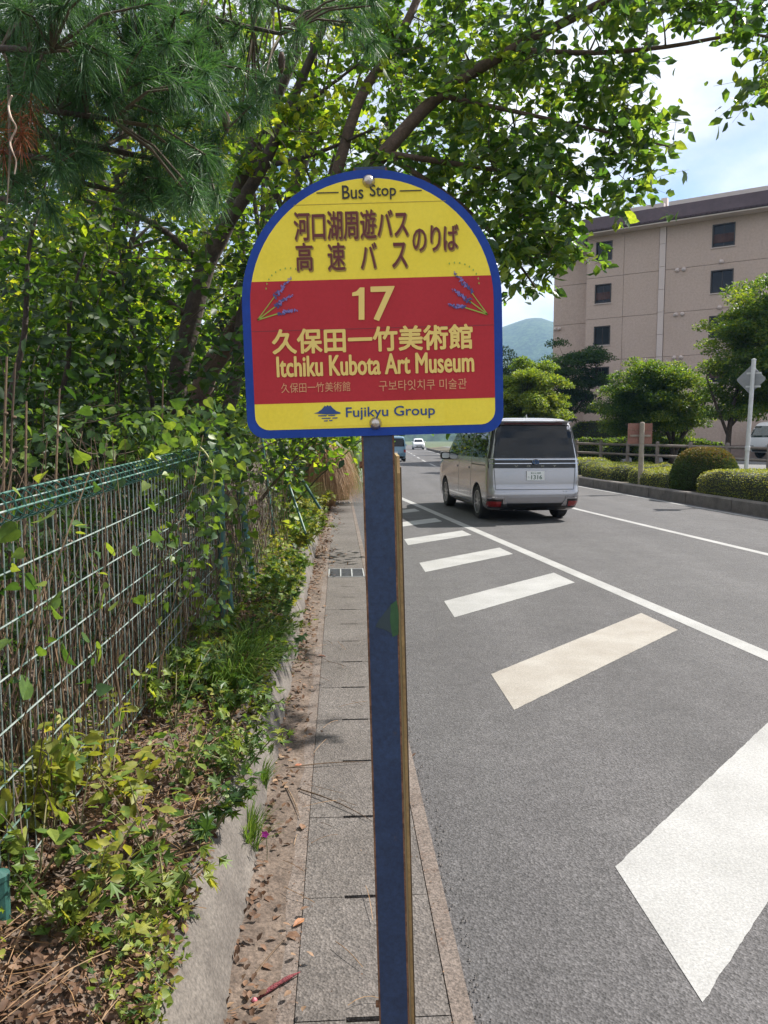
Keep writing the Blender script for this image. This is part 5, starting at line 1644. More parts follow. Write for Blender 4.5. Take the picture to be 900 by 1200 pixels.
weed('broad-leaved weed low on the bank beside the lower left mesh', 130, 1090, 1.95, 40, .036, .16, M_LEAF_VINE, (HEART_V, HEART_F), .14)
weed('dark green bushy weed where the bank meets the fence foot', 205, 860, 3.0, 110, .05, .3, M_LEAF_VINE, STAR, .26)
weed('dark leafy weed beside the grass tuft below the vine', 235, 800, 3.5, 110, .055, .3, M_LEAF_VINE, STAR, .26)
weed('leafy green weed flowing over the kerb in midground', 268, 830, 3.3, 90, .045, .2, M_LEAF_VINE, STAR, .22)
weed('green weed cluster crowding the kerb edge above the pink flower', 283, 925, 2.75, 100, .04, .2, M_LEAF_WEED, STAR, .2)
weed('mugwort-like weed beyond the grass tuft near the kerb', 300, 740, 4.6, 110, .055, .3, M_LEAF_VINE, STAR, .3)
weed('pale weed cluster on the bank under the leaning posts', 322, 690, 5.6, 110, .06, .34, M_LEAF_WEED, STAR, .32)
weed('light green weeds along the kerb past the iron grating', 345, 640, 8.2, 120, .075, .4, M_LEAF_WEED, STAR, .4)
weed('sunlit yellow-green weeds before the straw-coloured grass clump', 362, 600, 11.5, 140, .09, .5, M_LEAF_PALE, STAR, .5)
weed('low weed sprouting through dry leaves in the lower bank middle', 160, 1160, 1.75, 40, .04, .12, M_LEAF_WEED, STAR, .13)
weed('sprawling weed with narrow leaves hanging on the mesh foot', 60, 930, 2.1, 60, .05, .34, M_LEAF_WEED, spread=.18)

for i, (u, v, Y, lab) in enumerate(((10, 930, 2.0, 'yellow-green weed at the left edge halfway up the mesh'), (48, 1075, 1.9, 'yellow-green weed just above the bottom left corner'), (110, 1125, 1.85, 'pale leafy weed between the broad-leaved weed and the corner'), (175, 1030, 2.1, 'pale pointed-leaved weed in the middle of the lower bank'), (130, 940, 2.4, 'yellow-green weed climbing the foot of the mesh'), (215, 960, 2.55, 'pale weed beside the dry stems on the upper bank'))):
    weed(lab, u, v, Y, 55, .042, .24 + .02 * (i % 3), M_LEAF_PALE if i % 2 == 0 else M_LEAF_WEED, spread=.17)
for i, (y_, lab) in enumerate(((2.9, 'green weed hanging over the kerb just past the pink flower'), (3.45, 'third weed overhanging the kerb from the camera'), (4.1, 'leafy weed overhanging the kerb before the long grass ends'), (4.9, 'weed draped over the kerb short of the grating'), (5.9, 'weed tumbling over the kerb half way to the grating'), (7.0, 'weed on the kerb edge just before the grating'), (8.6, 'weed on the kerb edge beside the grating'))):
    q = Vector((CX(y_) - .37, y_, .25)); x_ = 450 + 900 * q.x / y_
    weed(lab, x_, 515 + 900 * 1.25 / y_, y_, 60 + i * 6, .034 + .004 * i, .13 + .02 * i, (M_LEAF_VINE, M_LEAF_WEED)[i % 2], STAR, .16 + .02 * i)
def grass(name, label, base, n, h, r, mat, droop=.5, w=.006, cat='grass', seg=5, group=None, arch=False):
    t = thing(name, label, cat, base, group=group)
    V, F = [], []
    for i in range(n):
        a = random.uniform(0, 6.283); rr = r * math.sqrt(random.random()) * .35
        x0, y0 = rr * math.cos(a), rr * math.sin(a)
        a2 = a + random.gauss(0, .5)
        H = h * random.uniform(.55, 1.15); sp = r * (random.uniform(.3, 1.1) if not arch else random.uniform(.1, 1.0))
        b = len(V)
        px, py = -math.sin(a2) * w, math.cos(a2) * w
        for k in range(seg + 1):
            q = k / seg
            d = sp * q ** (1.15 if arch else 1.6); z = H * (2.6 * q - 2.53 * q * q) if arch else H * (q - droop * q ** 2.6)
            ww = (1 - q ** 2) + .05
            cx_, cy_ = x0 + math.cos(a2) * d, y0 + math.sin(a2) * d
            V.append((cx_ + px * ww, cy_ + py * ww, z)); V.append((cx_ - px * ww, cy_ - py * ww, z))
        for k in range(seg): F.append((b + 2 * k, b + 2 * k + 1, b + 2 * k + 3, b + 2 * k + 2))
    o = np_mesh('blades', np.array(V), np.array(F), mat, t); o['kind'] = 'stuff'
    return t
def gp(u, v, Y):
    p = at(u, v, Y); return Vector((p.x, p.y, bank_z(p.x, p.y)))
grass('grass_tuft', 'long-bladed green grass tuft on the bank below the vine', gp(268, 800, 3.7), 260, .38, .36, M_GRASS, .55, .0035, group='grass on the bank')
grass('grass_tuft', 'smaller green grass tuft behind the long-bladed one', gp(290, 760, 4.3), 160, .3, .28, M_GRASS, .5, .0035, group='grass on the bank')
grass('grass_tuft', 'green grass growing out of the kerb joint by the fallen leaves', gp(322, 765, 4.7), 160, .22, .2, M_GRASS, .4, .003, group='grass on the bank')
fl_p = Vector((CX(2.62) - .335, 2.62, .03))
grass('grass_tuft', 'thin grass at the kerb foot round a pink flower', fl_p, 170, .2, .11, M_GRASS, .3, .0025, group='grass on the bank')
grass('grass_tuft', 'thin grass at the kerb foot a step past the pink flower', Vector((CX(3.1) - .34, 3.1, .03)), 150, .17, .1, M_GRASS, .3, .0025, group='grass on the bank')
c_ = at(378, 588, 16.2)
grass('straw_grass', 'big drooping clump of straw-brown dead grass beside the gutter', (c_.x - .02, 16.2, .1), 3600, 1.75, .8, M_STRAW, .93, .006, arch=True, seg=7, cat='grass')
c_ = at(398, 585, 17.6)
grass('green_grass', 'tall arching green grass behind the straw-brown clump', (c_.x - .1, 17.9, .1), 2000, 2.1, .85, M_GRASS, .85, .007, arch=True, seg=7, cat='grass')
c_ = at(355, 600, 14)
grass('green_grass', 'short fresh green grass in front of the straw-brown clump', (c_.x - .1, 13.2, .3), 700, .8, .6, M_GRASS, .5, .008, seg=5, cat='grass')
# pink flower
pf = thing('pink_flower', 'single magenta flower at the kerb foot', 'flower', at(311, 977, 2.55))
m = MB()
for k in range(5):
    a = 2 * math.pi * k / 5; ca, sa = math.cos(a), math.sin(a)
    m.add([(0, 0, 0), (ca * .008 - sa * .006, -.003, sa * .008 + ca * .006), (ca * .015, -.006, sa * .015), (ca * .008 + sa * .006, -.003, sa * .008 - ca * .006)], [(0, 1, 2, 3)])
m.build('petals', plain('petal', (.5, .03, .35), .5), pf)
m = MB(); m.tube([(0, .003, 0), (.004, .01, -.06), (.0, .02, -.13)], .0012, 5); m.build('stem', M_GRASS, pf)

# leaf litter: dry leaves over the bank, in the dirt strip, and single ones on the lids
litter = []
for _ in range(15000):
    y = 1.2 + 6.5 * random.random() ** 1.5; x = random.uniform(FX(y) - .1, CX(y) - .40)
    litter.append((x, y, bank_z(x, y) + random.uniform(.0, .03)))
f = leaves('leaf_litter', np.array(litter), RNG.uniform(.010, .034, len(litter)), M_DRY_LEAF, None, up=.72, droop=0, world=False); tag(f, 'dry brown leaves and stems covering the earth bank', 'leaf litter', kind='stuff')
litter = []
for _ in range(1500):
    y = 1.3 + 18 * random.random() ** 1.3; x = CX(y) - .335 + abs(random.gauss(0, .075)); 
    if y > 8 and random.random() < .5: x += abs(random.gauss(0, .12))
    litter.append((x, y, .026 + random.uniform(0, .012)))
f = leaves('leaf_litter', np.array(litter), np.array([.022 + .003 * p[1] * random.uniform(.6, 1.4) for p in litter]), M_DRY_LEAF, None, up=.9, droop=0, world=False); tag(f, 'fallen brown leaves gathered along the foot of the kerb', 'leaf litter', kind='stuff')
crumbs = []
for _ in range(900):
    y = 1.4 + 8 * random.random(); crumbs.append((CX(y) + random.choice((-.124, .29, -.178, random.uniform(-.3, .35))) + random.gauss(0, .008), y, .016))
f = leaves('leaf_litter', np.array(crumbs), .008, M_DRY_LEAF, None, (CARD_V, CARD_F), up=.95, droop=0, world=False); tag(f, 'tiny leaf crumbs along the gutter joints', 'leaf litter', kind='stuff')
def straws(n, fx, y0, y1, z, lab):
    m = MB()
    for _ in range(n):
        y = random.uniform(y0, y1); x = fx(y); a = random.uniform(0, 3.14); Ln = random.uniform(.05, .2)
        m.tube(bez((x - math.cos(a) * Ln / 2, y - math.sin(a) * Ln / 2, z(x, y)), (x + math.cos(a) * Ln / 2, y + math.sin(a) * Ln / 2, z(x, y) + random.uniform(0, .02)), (0, random.gauss(0, .02), .01), 5), .0011, 3, False)
    tag(m.build('dry_straws', M_STRAW), lab, 'straw', kind='stuff')
straws(800, lambda y: random.uniform(FX(y), CX(y) - .42), 1.3, 5.5, lambda x, y: bank_z(x, y) + .02, 'dry straws and thin twigs lying on the bank')
straws(28, lambda y: CX(y) + random.uniform(-.32, .1), 1.7, 6, lambda x, y: .019, 'loose straws lying across the gutter lids')
dry_meshes = leaf_meshes('fallen_leaf', M_DRY_LEAF, (LEAF_V, LEAF_F), 3); red_meshes = leaf_meshes('fallen_leaf', M_DRY_RED, (LEAF_V, LEAF_F), 3)
from_px = [(357, 1076, 0, 1, .05, 'small dark red fallen leaf alone on the gutter lids'), (337, 1092, 0, 0, .055, 'brown curled leaf on the gutter edge beside the dark red one'), (320, 1078, 0, 0, .045, 'pale orange leaf in the dirt left of the gutter edge'), (354, 972, 0, 0, .05, 'tan fallen leaf on the gutter edge in mid distance'), (345, 897, 0, 1, .05, 'reddish leaf at the kerb foot beyond the flower'), (340, 888, 0, 0, .06, 'brown leaf lying against the red one at the kerb foot'), (358, 760, 0, 1, .07, 'red-brown leaf on the gutter edge near the grating'), (372, 768, 0, 1, .06, 'small red leaf on the lids just before the grating'), (310, 1050, 0, 0, .05, 'light brown leaf at the foot of the broken kerb'), (487, 882, 0, 0, .03, 'small yellow leaf out on the asphalt'), (352, 775, 0, 0, .06, 'dry leaf cluster member at the dirt strip by the grating'), (305, 1130, 0, 0, .05, 'dull leaf in the dirt by the rolled red leaf')]
def Gp(u, v, z=0.0):
    x, y, zz = _ray(u, v); t = (z - CAMH) / zz; return Vector((x * t, y * t, z))
for i, (u, v, _, red, sz, lab) in enumerate(from_px):
    p = Gp(u, v, .02)
    o = bpy.data.objects.new('fallen_leaf', (red_meshes if red else dry_meshes)[i % 3]); link(o)
    o.location = p; o.rotation_euler = (random.uniform(-.25, .25), random.uniform(-.25, .25), random.uniform(0, 6.28)); o.scale = (sz,) * 3
    tag(o, lab, 'leaf', 'single fallen leaves')
# rolled red leaf and pink petal on the gutter edge
a, b = Gp(352, 1139, .022), Gp(302, 1170, .022)
m = MB(); m.tube(bez(a, b, (0, .01, .004), 9), [.0015, .003, .0055, .0065, .005, .0068, .0062, .0045, .002], 7)
tag(m.build('rolled_leaf', surf('rolled_red', (.10, .012, .018), (.2, .035, .04), 90, .75, bump=.8, bscale=220), smooth=True), 'rolled dark red leaf lying on the gutter edge near the bottom', 'leaf')
m = MB(); m.lathe([(0, -.008), (.006, -.004), (.009, 0), (.006, .004), (0, .008)], 10, Matrix.Translation(Gp(298, 1172, .02)))
tag(m.build('pink_petal', plain('petal_pink', (.5, .13, .16), .5), smooth=True), 'pink petal at the end of the rolled red leaf', 'petal')
# twigs lying across the lids
for (u0, v0, u1, v1, lab) in ((335, 900, 432, 893, 'long thin twig lying across the gutter lids'), (352, 925, 436, 962, 'thin straight twig slanting over the lids toward the post'), (330, 915, 352, 960, 'bent dry twig at the kerb foot beside the lids'), (300, 1140, 335, 1100, 'pale straw lying in the dirt beside the gutter')):
    m = MB(); m.tube(bez(Gp(u0, v0, .02), Gp(u1, v1, .018), (.01, .02, .012), 8), [.003, .003, .0028, .0026, .0024, .002, .0016, .001], 5)
    tag(m.build('fallen_twig', M_DRY_STEM), lab, 'twig', 'fallen twigs')
# gravel crumbs at the asphalt edge
m = MB()
for _ in range(420):
    y = 1.6 + 6 * random.random(); x = CX(y) + .345 + abs(random.gauss(0, .025)); s = random.uniform(.0015, .005)
    m.add([(x - s, y, .004), (x, y - s, .004), (x + s, y, .004), (x, y + s, .004), (x, y, .004 + s * 1.4)], [(0, 1, 4), (1, 2, 4), (2, 3, 4), (3, 0, 4)])
tag(m.build('gravel', surf('grit', (.09, .08, .075), (.2, .18, .165), 80, .9)), 'loose grit along the broken asphalt edge', 'gravel', kind='stuff')

# low leafy cover over the bank
gc = []
while len(gc) < 11000:
    y = 1.5 + 12.5 * random.random() ** 1.7; x = random.uniform(FX(y) - .2, CX(y) - (.40 if y < 2.4 else .33) + .06 * noise3((2, y, 0), 1.7))
    if noise3((x * 1.6, y * .9, 4), 1.6) + .35 * (y > 2.5) - .2 * (y < 2.4) > random.uniform(-.15, .35):
        gc.append((x, y, bank_z(x, y) + random.random() ** 2 * (.1 + .012 * y)))
gc = np.array(gc)
for nm_, mk, mt in (('ground_cover', 0, M_LEAF_VINE), ('ground_cover', 1, M_LEAF_WEED), ('ground_cover', 2, M_LEAF_PALE)):
    P = gc[mk::3]
    f = leaves(nm_, P, .014 + .0042 * P[:, 1] * RNG.uniform(.5, 1.4, len(P)), mt, None, ((STAR_V, STAR_F), (HEART_V, HEART_F), (LEAF_V, LEAF_F))[mk], up=.75, droop=.05, world=False)
    tag(f, ('dark green', 'lighter green', 'yellow-green')[mk] + ' low leafy weeds carpeting the bank between fence and kerb', 'ground cover', kind='stuff')
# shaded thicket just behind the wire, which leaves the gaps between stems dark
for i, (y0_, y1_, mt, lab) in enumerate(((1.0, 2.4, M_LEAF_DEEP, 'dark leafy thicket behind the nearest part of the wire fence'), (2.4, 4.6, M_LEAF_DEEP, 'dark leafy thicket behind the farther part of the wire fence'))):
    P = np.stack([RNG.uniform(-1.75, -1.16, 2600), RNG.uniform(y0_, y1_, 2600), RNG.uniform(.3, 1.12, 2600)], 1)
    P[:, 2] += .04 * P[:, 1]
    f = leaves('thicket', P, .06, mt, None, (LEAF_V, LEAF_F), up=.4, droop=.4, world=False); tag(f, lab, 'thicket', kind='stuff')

# ---------------------------------------------------------------- the wood on the left and the boughs overhead
def boxpts(n, u0, u1, v0, v1, Y0, Y1, rng):
    return [at(rng.uniform(u0, u1), rng.uniform(v0, v1), rng.uniform(Y0, Y1)) for _ in range(n)]

def wood_tree(name, label, base, limbs, clumps, per, leaf, mat, rc=.35, bark=M_BARK, group='broadleaved trees behind the fence', tpl=(LEAF_V, LEAF_F), flat=.6, parts=None, up=.6, seed=1, twig=True, cat='tree', droop=.4):
    rng = np.random.default_rng(seed)
    r = thing(name, label, cat, base, group=group)
    mb = MB(); sk = []
    for pts_, ra, rb in limbs: limb(mb, pts_, ra, rb, 9, 4, sk)
    mb.build('trunk', bark, r, smooth=True, world=True)
    br = MB(); allp = []
    for c in clumps:
        d, q, rad = nearest_on(sk, c)
        if d > .05 and twig:
            pth = bez(q, c, (rng.normal() * .12 * d, rng.normal() * .12 * d, .12 * d), 6)
            r0 = min(max(rad * .55, .005), .006 + .009 * d)
            br.tube(pth, [r0 + (.002 - r0) * i / 5 for i in range(6)], 5, False)
            if d < 4: sk.append((pth[2:], [r0 * .6] * 4))
        # leaf sprays: several fine shoots with leaves along both sides
        rr = rc * rng.uniform(.7, 1.3)
        for k in range(max(2, per // 9)):
            e = Vector(c) + Vector(rng.normal(size=3)).normalized() * rr * rng.uniform(.5, 1.2); e.z = c[2] + (e.z - c[2]) * flat - rng.uniform(0, .12) * rr
            if twig: br.tube([c, Vector(c).lerp(e, .5) + Vector((0, 0, .03)), e], [.0022, .0016, .001], 3, False)
            m_ = 9
            t_ = rng.uniform(.2, 1.05, m_)[:, None]
            allp.append(np.array(c)[None] * (1 - t_) + np.array(e)[None] * t_ + rng.normal(size=(m_, 3)) * .03 * (rr / .35))
    if br.f: br.build('branches', M_TWIG, r, world=True)['kind'] = 'stuff'
    A = np.concatenate(allp)
    if parts:
        d2 = np.linalg.norm(A - np.array((0, 0, CAMH)), axis=1)
        infr = (A[:, 1] > 1) & (np.abs(A[:, 0] / A[:, 1]) < .5) & ((A[:, 2] - 1.5) / A[:, 1] < .57)
        idx = np.argsort(np.where(infr, d2, 1e9))[:parts[0]]
        leaf_parts(r, parts[1], [tuple(p) for p in A[idx]], leaf, up=up, droop=droop)
        A = np.delete(A, idx, 0)
    f = leaves('crown', A, leaf, mat, r, tpl, up=up, droop=droop, rng=rng); f['kind'] = 'stuff'
    return r

rg = np.random.default_rng(5)
cherry_parts = leaf_meshes('leaf', M_LEAF_CHERRY, (LEAF_V, LEAF_F), 6)
# --- tree whose long bough reaches over the road
b0 = at(228, 470, 6.3); b0.z = .9
B = [b0, at(236, 460, 6.3), at(265, 405, 6.2), at(300, 355, 6.0), at(380, 262, 6.2), at(450, 180, 6.2), at(515, 112, 6.2), at(600, 58, 6.2), at(700, 6, 6.1), at(800, -50, 6.0)]
limbsB = [(B, .10, .022),
          ([at(450, 180, 6.2), at(520, 190, 6.1), at(600, 205, 6.0), at(680, 245, 6.0)], .028, .007),
          ([at(515, 112, 6.2), at(600, 130, 6.1), at(690, 150, 6.0), at(785, 172, 5.9)], .022, .006),
          ([at(600, 58, 6.2), at(690, 62, 5.9), at(780, 55, 5.7), at(880, 40, 5.5), at(940, 60, 5.4)], .022, .006),
          ([at(450, 180, 6.2), at(540, 240, 6.2), at(600, 300, 6.2), at(628, 338, 6.2)], .026, .006),
          ([at(380, 262, 6.2), at(420, 120, 6.4), at(470, 40, 6.6), at(500, -60, 6.8), at(470, -240, 7.2), at(440, -400, 7.6)], .05, .012)]
cl = (boxpts(60, 450, 640, 20, 200, 6.0, 7.6, rg) + boxpts(70, 540, 745, 60, 240, 5.6, 6.9, rg) + boxpts(26, 570, 690, 200, 320, 5.6, 6.8, rg) + boxpts(46, 640, 890, -60, 36, 5.3, 6.6, rg) + boxpts(12, 876, 930, -10, 105, 5.3, 5.9, rg)
      + boxpts(18, 590, 650, 265, 340, 5.6, 6.4, rg) + boxpts(24, 420, 600, 180, 300, 6.0, 7.4, rg) + boxpts(10, 690, 765, 90, 195, 5.8, 6.3, rg) + boxpts(34, 420, 620, -50, 90, 5.8, 7.4, rg) + boxpts(90, 150, 640, -420, -60, 6.2, 9.5, rg) + boxpts(30, 640, 900, -330, -70, 6.0, 8.5, rg) + [at(788, 176, 5.9), at(755, 205, 6.0), at(765, 130, 5.9), at(715, 235, 6.0)])
cl = [c for c in cl if not (c.x / c.y > .375 and (c.z - 1.5) / c.y < .485 and c.x / c.y < .46) and not (c.x / c.y > .33 and (c.z - 1.5) / c.y < .30)]
wood_tree('overhanging_tree', 'broadleaved tree leaning from the bank, its long bough reaching over the road', b0, limbsB, cl[::1], 30, .098, M_LEAF_CHERRY, .38, M_BARK_WARM, parts=(300, cherry_parts), seed=21, up=.55, droop=.5)
# --- dark-trunked tree left of the sign
a0 = at(204, 468, 6.8); a0.z = .9
A_ = [a0, at(208, 455, 6.8), at(222, 385, 6.8), at(241, 312, 6.8), at(262, 270, 6.8), at(288, 203, 6.8), at(310, 140, 6.8), at(335, 85, 6.8), at(360, 0, 6.9), at(330, -180, 7.1), at(300, -340, 7.4)]
limbsA = [(A_, .10, .035), ([at(262, 270, 6.8), at(305, 200, 6.6), at(333, 140, 6.5), at(360, 78, 6.5), at(400, -20, 6.5)], .06, .025),
          ([at(333, 140, 6.5), at(380, 105, 6.4), at(420, 75, 6.3)], .022, .008), ([at(310, 195, 6.6), at(370, 180, 6.4), at(440, 150, 6.2)], .025, .008),
          ([at(241, 312, 6.8), at(180, 262, 6.6), at(120, 240, 6.4), at(70, 230, 6.3)], .035, .01), ([at(225, 375, 6.8), at(160, 330, 6.6), at(60, 300, 6.4)], .03, .01)]
cl = boxpts(90, 0, 420, -400, -40, 6, 9, rg) + boxpts(90, 60, 420, 120, 330, 5.4, 7.6, rg) + boxpts(50, 120, 300, 290, 420, 7.0, 8.6, rg) + boxpts(40, 280, 460, 20, 180, 6.0, 7.5, rg) + boxpts(22, 0, 130, 230, 400, 5, 6.5, rg)
wood_tree('broadleaved_tree', 'dark-trunked broadleaved tree forking left of the sign', a0, limbsA, cl, 34, .085, M_LEAF_WOOD, .36, seed=22, up=.6)
# --- others deeper in
def back_tree(label, u, Y, box, n, mat, seed, leaf=.12, rc=.6, lean=0):
    b = at(u, 480, Y); b.x = min(b.x, CX(Y) - 2.0 - .05 * Y); b.z = bank_z(b.x, min(Y, 20)) - .1
    u0, u1, v0, v1, Y0, Y1 = box
    t = at((u0 + u1) / 2, (v0 + v1) / 2, Y)
    lim = [([b, b.lerp(t, .4) + Vector((rg.normal() * .2, 0, .2)), t, at((u0 + u1) / 2 + lean, v0, Y)], .02 * Y * .7, .03)]
    for k in range(5):
        q = at(rg.uniform(u0, u1), rg.uniform(v0, (v0 + v1) / 2), rg.uniform(Y0, Y1)); s = b.lerp(t, rg.uniform(.5, 1))
        lim.append(([s, s.lerp(q, .5) + Vector((0, 0, .3)), q], .04, .012))
    return wood_tree('woodland_tree', label, b, lim, boxpts(n, u0, u1, v0, v1, Y0, Y1, rg), 27, leaf, mat, rc, tpl=(CARD_V, CARD_F), seed=seed, group='trees deeper in the wood')
back_tree('tree deep in the wood behind the dark-trunked one', 150, 11, (-40, 330, -60, 400, 9, 13), 150, M_LEAF_WOOD, 41)
back_tree('tree in the wood seen just left of the sign edge', 330, 12, (200, 520, -60, 420, 10, 14), 150, M_LEAF_WOOD, 42)
back_tree('tree in the wood rising behind the top of the sign', 470, 15, (360, 560, -40, 320, 12, 17), 110, M_LEAF_WOOD, 43, .14, .75)
back_tree('sunlit yellow-green tree at the back of the wood', 90, 16, (-80, 300, 150, 470, 14, 18), 130, M_LEAF_PALE, 44, .14, .8)
back_tree('leftmost tree in the wood behind the pine', -20, 9, (-200, 120, 60, 480, 7.5, 11), 110, M_LEAF_DEEP, 45)
back_tree('far tree at the back of the wood right of the others', 420, 21, (230, 400, 130, 440, 18, 24), 130, M_LEAF_WOOD, 46, .2, 1.2)
back_tree('tall far tree closing the back of the wood', 150, 23, (-150, 380, -40, 500, 20, 27), 190, M_LEAF_DEEP, 47, .22, 1.4)
# slim stems in the understorey
for i, (u0, v0, u1, v1, Y, lab) in enumerate(((5, 400, 55, 270, 4.6, 'slim dark stem leaning right at the left edge of the wood'), (185, 440, 140, 350, 5.5, 'thin dark sapling stem leaning left in the undergrowth'), (60, 410, 100, 355, 5.0, 'short forked sapling stem above the dead canes'), (255, 430, 300, 372, 5.9, 'second slim trunk just behind the leaning tree'))):
    a, b = at(u0, v0 + 90, Y), at(u1, v1 - 60, Y)
    s = thing('sapling', lab, 'sapling', a, group='saplings in the wood')
    m = MB(); limb(m, [a, a.lerp(b, .35) + Vector((.03, 0, 0)), a.lerp(b, .7) - Vector((.03, 0, 0)), b], .022 if i != 3 else .06, .006 if i != 3 else .03, 7); m.build('stem', M_BARK, s, smooth=True, world=True)
    P = np.concatenate([ball_pts(tuple(a.lerp(b, rg.uniform(.45, 1.1))), .3, 30, rg) for _ in range(7)])
    f = leaves('foliage', P, .07, M_LEAF_DEEP, s, up=.65); f['kind'] = 'stuff'
# undergrowth
def bush(label, u, v, Y, w, h, n, mat, seed, leaf=.09):
    rng = np.random.default_rng(seed)
    p = at(u, v, Y); z0 = bank_z(p.x, min(Y, 20))
    t = thing('undergrowth_bush', label, 'bush', (p.x, p.y, z0), group='bushes in the undergrowth')
    m = MB(); P = []
    for k in range(16):
        e = Vector((p.x + rng.normal() * w * .4, p.y + rng.normal() * w * .3, z0 + h * rng.uniform(.4, 1.05)))
        m.tube(bez((p.x, p.y, z0), e, (0, 0, h * .2), 5), [.012, .01, .008, .005, .003], 4, False)
        P.append(ball_pts(tuple(e), w * .3, n // 16, rng, .7))
    m.build('stems', M_TWIG, t, world=True)
    f = leaves('foliage', np.concatenate(P), leaf, mat, t, (CARD_V, CARD_F) if Y > 7 else (LEAF_V, LEAF_F), up=.65); f['kind'] = 'stuff'
for i, (u, v, Y, w, h, mat, lab) in enumerate(((40, 470, 4.6, 1.4, 1.6, M_LEAF_DEEP, 'dark bush behind the dead canes'), (130, 470, 5.2, 1.6, 1.5, M_LEAF_DEEP, 'dark bush behind the fence roll'), (170, 470, 7.8, 1.8, 1.6, M_LEAF_DEEP, 'dark bush at the foot of the dark-trunked tree'), (270, 470, 7.6, 2.0, 1.9, M_LEAF_WOOD, 'leafy bush right of the leaning trunk'), (90, 460, 8.5, 3.0, 2.2, M_LEAF_WOOD, 'broad bush in the middle of the wood'), (230, 455, 10.5, 3.4, 2.6, M_LEAF_WOOD, 'sunlit bush glimpsed between the two trunks'), (0, 470, 6.5, 2.2, 2.0, M_LEAF_DEEP, 'dark bush at the left edge of the wood'), (330, 480, 11, 2.4, 2.2, M_LEAF_WOOD, 'bush behind the lower left corner of the sign'), (345, 500, 22, 3.0, 2.6, M_LEAF_DEEP, 'dark bush behind the straw-brown grass'), (318, 500, 16, 2.0, 2.2, M_LEAF_WOOD, 'bush on the bank left of the straw-brown grass'), (385, 505, 27, 3.0, 2.6, M_LEAF_WOOD, 'bush on the verge beyond the arching green grass'))):
    bush(lab, u, v, Y, w, h, 1500 if Y < 8 else 1900, mat, 60 + i, .08 if Y < 8 else .14)

# the mass of the wood behind, trees no longer told apart
rw = np.random.default_rng(91)
P = []
for _ in range(150):
    y_ = rw.uniform(24, 40); c_ = (rw.uniform(-26, -5.5 - .05 * y_), y_, rw.uniform(1.5, 13))
    P.append(ball_pts(c_, rw.uniform(1.2, 2.2), 110, rw, .7))
for _ in range(60):
    y_ = rw.uniform(8, 24); c_ = (rw.uniform(-20, -9 - .1 * y_), y_, rw.uniform(1, 9))
    P.append(ball_pts(c_, rw.uniform(1.0, 1.7), 110, rw, .7))
f = leaves('far_wood', np.concatenate(P), .42, M_LEAF_DEEP, None, (CARD_V, CARD_F), up=.5, rng=rw, world=False); tag(f, 'dense dark foliage of the wood behind the nearer trees', 'wood', kind='stuff')
# --- pine boughs at the upper left
pine_b = Vector((-2.9, 3.6, bank_z(-2.9, 3.6)))
pine = thing('pine_tree', 'dark long-needled pine whose boughs hang into the upper left corner', 'tree', pine_b)
mb = MB(); sk = []
limb(mb, [pine_b, pine_b + Vector((.05, 0, 1.5)), pine_b + Vector((-.05, .1, 3.2)), pine_b + Vector((.05, .05, 5.4)), pine_b + Vector((0, 0, 7.5))], .15, .05, 10, 4, sk)
for u, v, Y in ((240, 200, 3.4), (190, 90, 3.2), (330, 40, 3.6), (130, 140, 2.9), (60, 60, 2.7), (70, 190, 2.9), (250, -20, 3.5), (160, 230, 3.3), (30, 240, 2.9), (400, 30, 4.2)):
    e = at(u, v, Y); s = Vector((-2.87, 3.65, min(e.z + .25, 6)))
    limb(mb, [s, s.lerp(e, .35) + Vector((0, 0, .15)), s.lerp(e, .7) + Vector((0, 0, .08)), e], .03, .008, 6, 4, sk)
mb.build('trunk', M_BARK, pine, smooth=True, world=True)
tw = MB(); NV, NF = [], []; ntuft = []
rgp = np.random.default_rng(77)
regions = [(70, -60, 330, -260, -30, 2.9, 4.4), (60, 0, 130, -30, 130, 2.5, 3.4), (70, 100, 230, -30, 150, 2.7, 3.8), (48, 170, 260, 60, 240, 2.9, 3.8), (30, 230, 350, -30, 110, 3.2, 4.4), (34, 0, 120, 110, 250, 2.7, 3.4), (16, 150, 240, 170, 245, 3.0, 3.6), (18, 340, 450, -20, 70, 3.6, 4.6), (14, 250, 310, 90, 150, 3.4, 4.2)]
for n, u0, u1, v0, v1, Y0, Y1 in regions:
    for _ in range(n):
        c = at(rgp.uniform(u0, u1), rgp.uniform(v0, v1), rgp.uniform(Y0, Y1))
        d, q, rad = nearest_on(sk, c)
        ax = (c - Vector(q)); ax.z -= .15
        if ax.length < .02: ax = Vector((.3, 0, -.1))
        ax.normalize(); ax = (ax + Vector(rgp.normal(size=3)) * .35).normalized()
        tw.tube([q, Vector(q).lerp(c, .5) + Vector((0, 0, .04)), c], [.006, .005, .004], 4, False)
        ntuft.append((c, ax))
tw.build('branches', M_TWIG, pine, world=True)['kind'] = 'stuff'
def tuft(c, ax, n, L, rng, V, F, w=.0011):
    for _ in range(n):
        t = rng.uniform(-.09, .0)
        o_ = c + ax * t
        d = (ax * rng.uniform(.15, 1.3) + Vector(rng.normal(size=3)).normalized() * 1.0).normalized()
        d.z -= .12
        l = L * rng.uniform(.75, 1.15)
        sd = d.cross(Vector(rng.normal(size=3))).normalized() * w
        m_ = o_ + d * l * .55; e = o_ + d * l + Vector((0, 0, -.14 * l))
        b = len(V)
        V += [tuple(o_ - sd), tuple(o_ + sd), tuple(m_ + sd), tuple(m_ - sd), tuple(e)]
        F.append((b, b + 1, b + 2)); F.append((b, b + 2, b + 3)); F.append((b + 3, b + 2, b + 4))
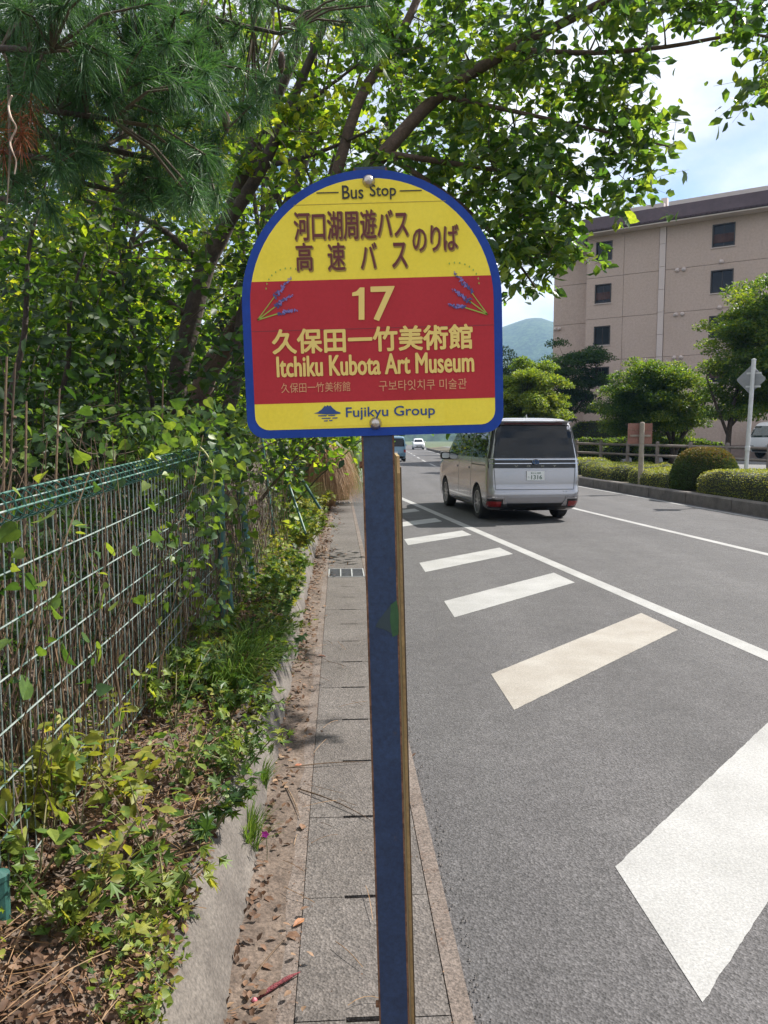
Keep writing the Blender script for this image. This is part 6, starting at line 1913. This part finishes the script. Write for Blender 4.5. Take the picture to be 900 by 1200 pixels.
for c, ax in ntuft: tuft(c, ax, 130, .105, rgp, NV, NF)
o = np_mesh('needles', np.array(NV), np.array(NF), M_NEEDLE, pine, world=True); o['kind'] = 'stuff'
for u, v, Y in ((216, 100, 3.3), (265, 143, 3.5), (330, 72, 3.8)):
    p = at(u, v, Y)
    MB().lathe([(0, .045), (.01, .04), (.016, .02), (.018, 0), (.014, -.03), (.006, -.05), (0, -.055)], 10, Matrix.Translation(p - pine.location)).build('cone', M_BARK_WARM, pine, smooth=True)
# rust-brown dead needles and the bleached hanging twig
NV, NF = [], []
for _ in range(7):
    c = at(rgp.uniform(-10, 38), rgp.uniform(140, 225), rgp.uniform(2.5, 2.9)); tuft(c, Vector((0, 0, -1)), 45, .075, rgp, NV, NF)
rn = thing('dead_pine_sprays', 'rust-brown dead needle sprays hanging at the left edge', 'pine spray', at(10, 180, 2.5))
o = np_mesh('needles', np.array(NV), np.array(NF), M_RUST_LEAF, rn, world=True); o['kind'] = 'stuff'
MB().tube([at(10, 100, 2.7), at(12, 180, 2.55), at(8, 240, 2.5)], [.005, .004, .002], 5).build('stem', M_TWIG, rn, world=True)
m = MB(); m.tube(smooth_path([at(14, 112, 2.3), at(10, 124, 2.31), at(13, 138, 2.28), at(19, 150, 2.3), at(12, 166, 2.31), at(15, 178, 2.29), at(19, 190, 2.3), at(17, 204, 2.3)], 3), [.0030] * 8 + [.0024] * 7 + [.0018] * 7, 6)
tag(m.build('bleached_twig', surf('bleached', (.36, .27, .21), (.5, .38, .3), 12, .8)), 'pale bleached twig hanging before the pine at the left edge', 'twig')

# ---------------------------------------------------------------- air
hz, t, N = new_mat('haze_air')
out = N('ShaderNodeOutputMaterial'); pv = N('ShaderNodeVolumePrincipled')
pv.inputs['Color'].default_value = (.34, .60, 1.0, 1); pv.inputs['Density'].default_value = .0002; pv.inputs['Anisotropy'].default_value = .2
t.links.new(pv.outputs[0], out.inputs['Volume'])
if HAZE:
    tag(MB().box(-2600, 2600, -900, 4300, -8, 330).build('haze', hz), kind='stuff')
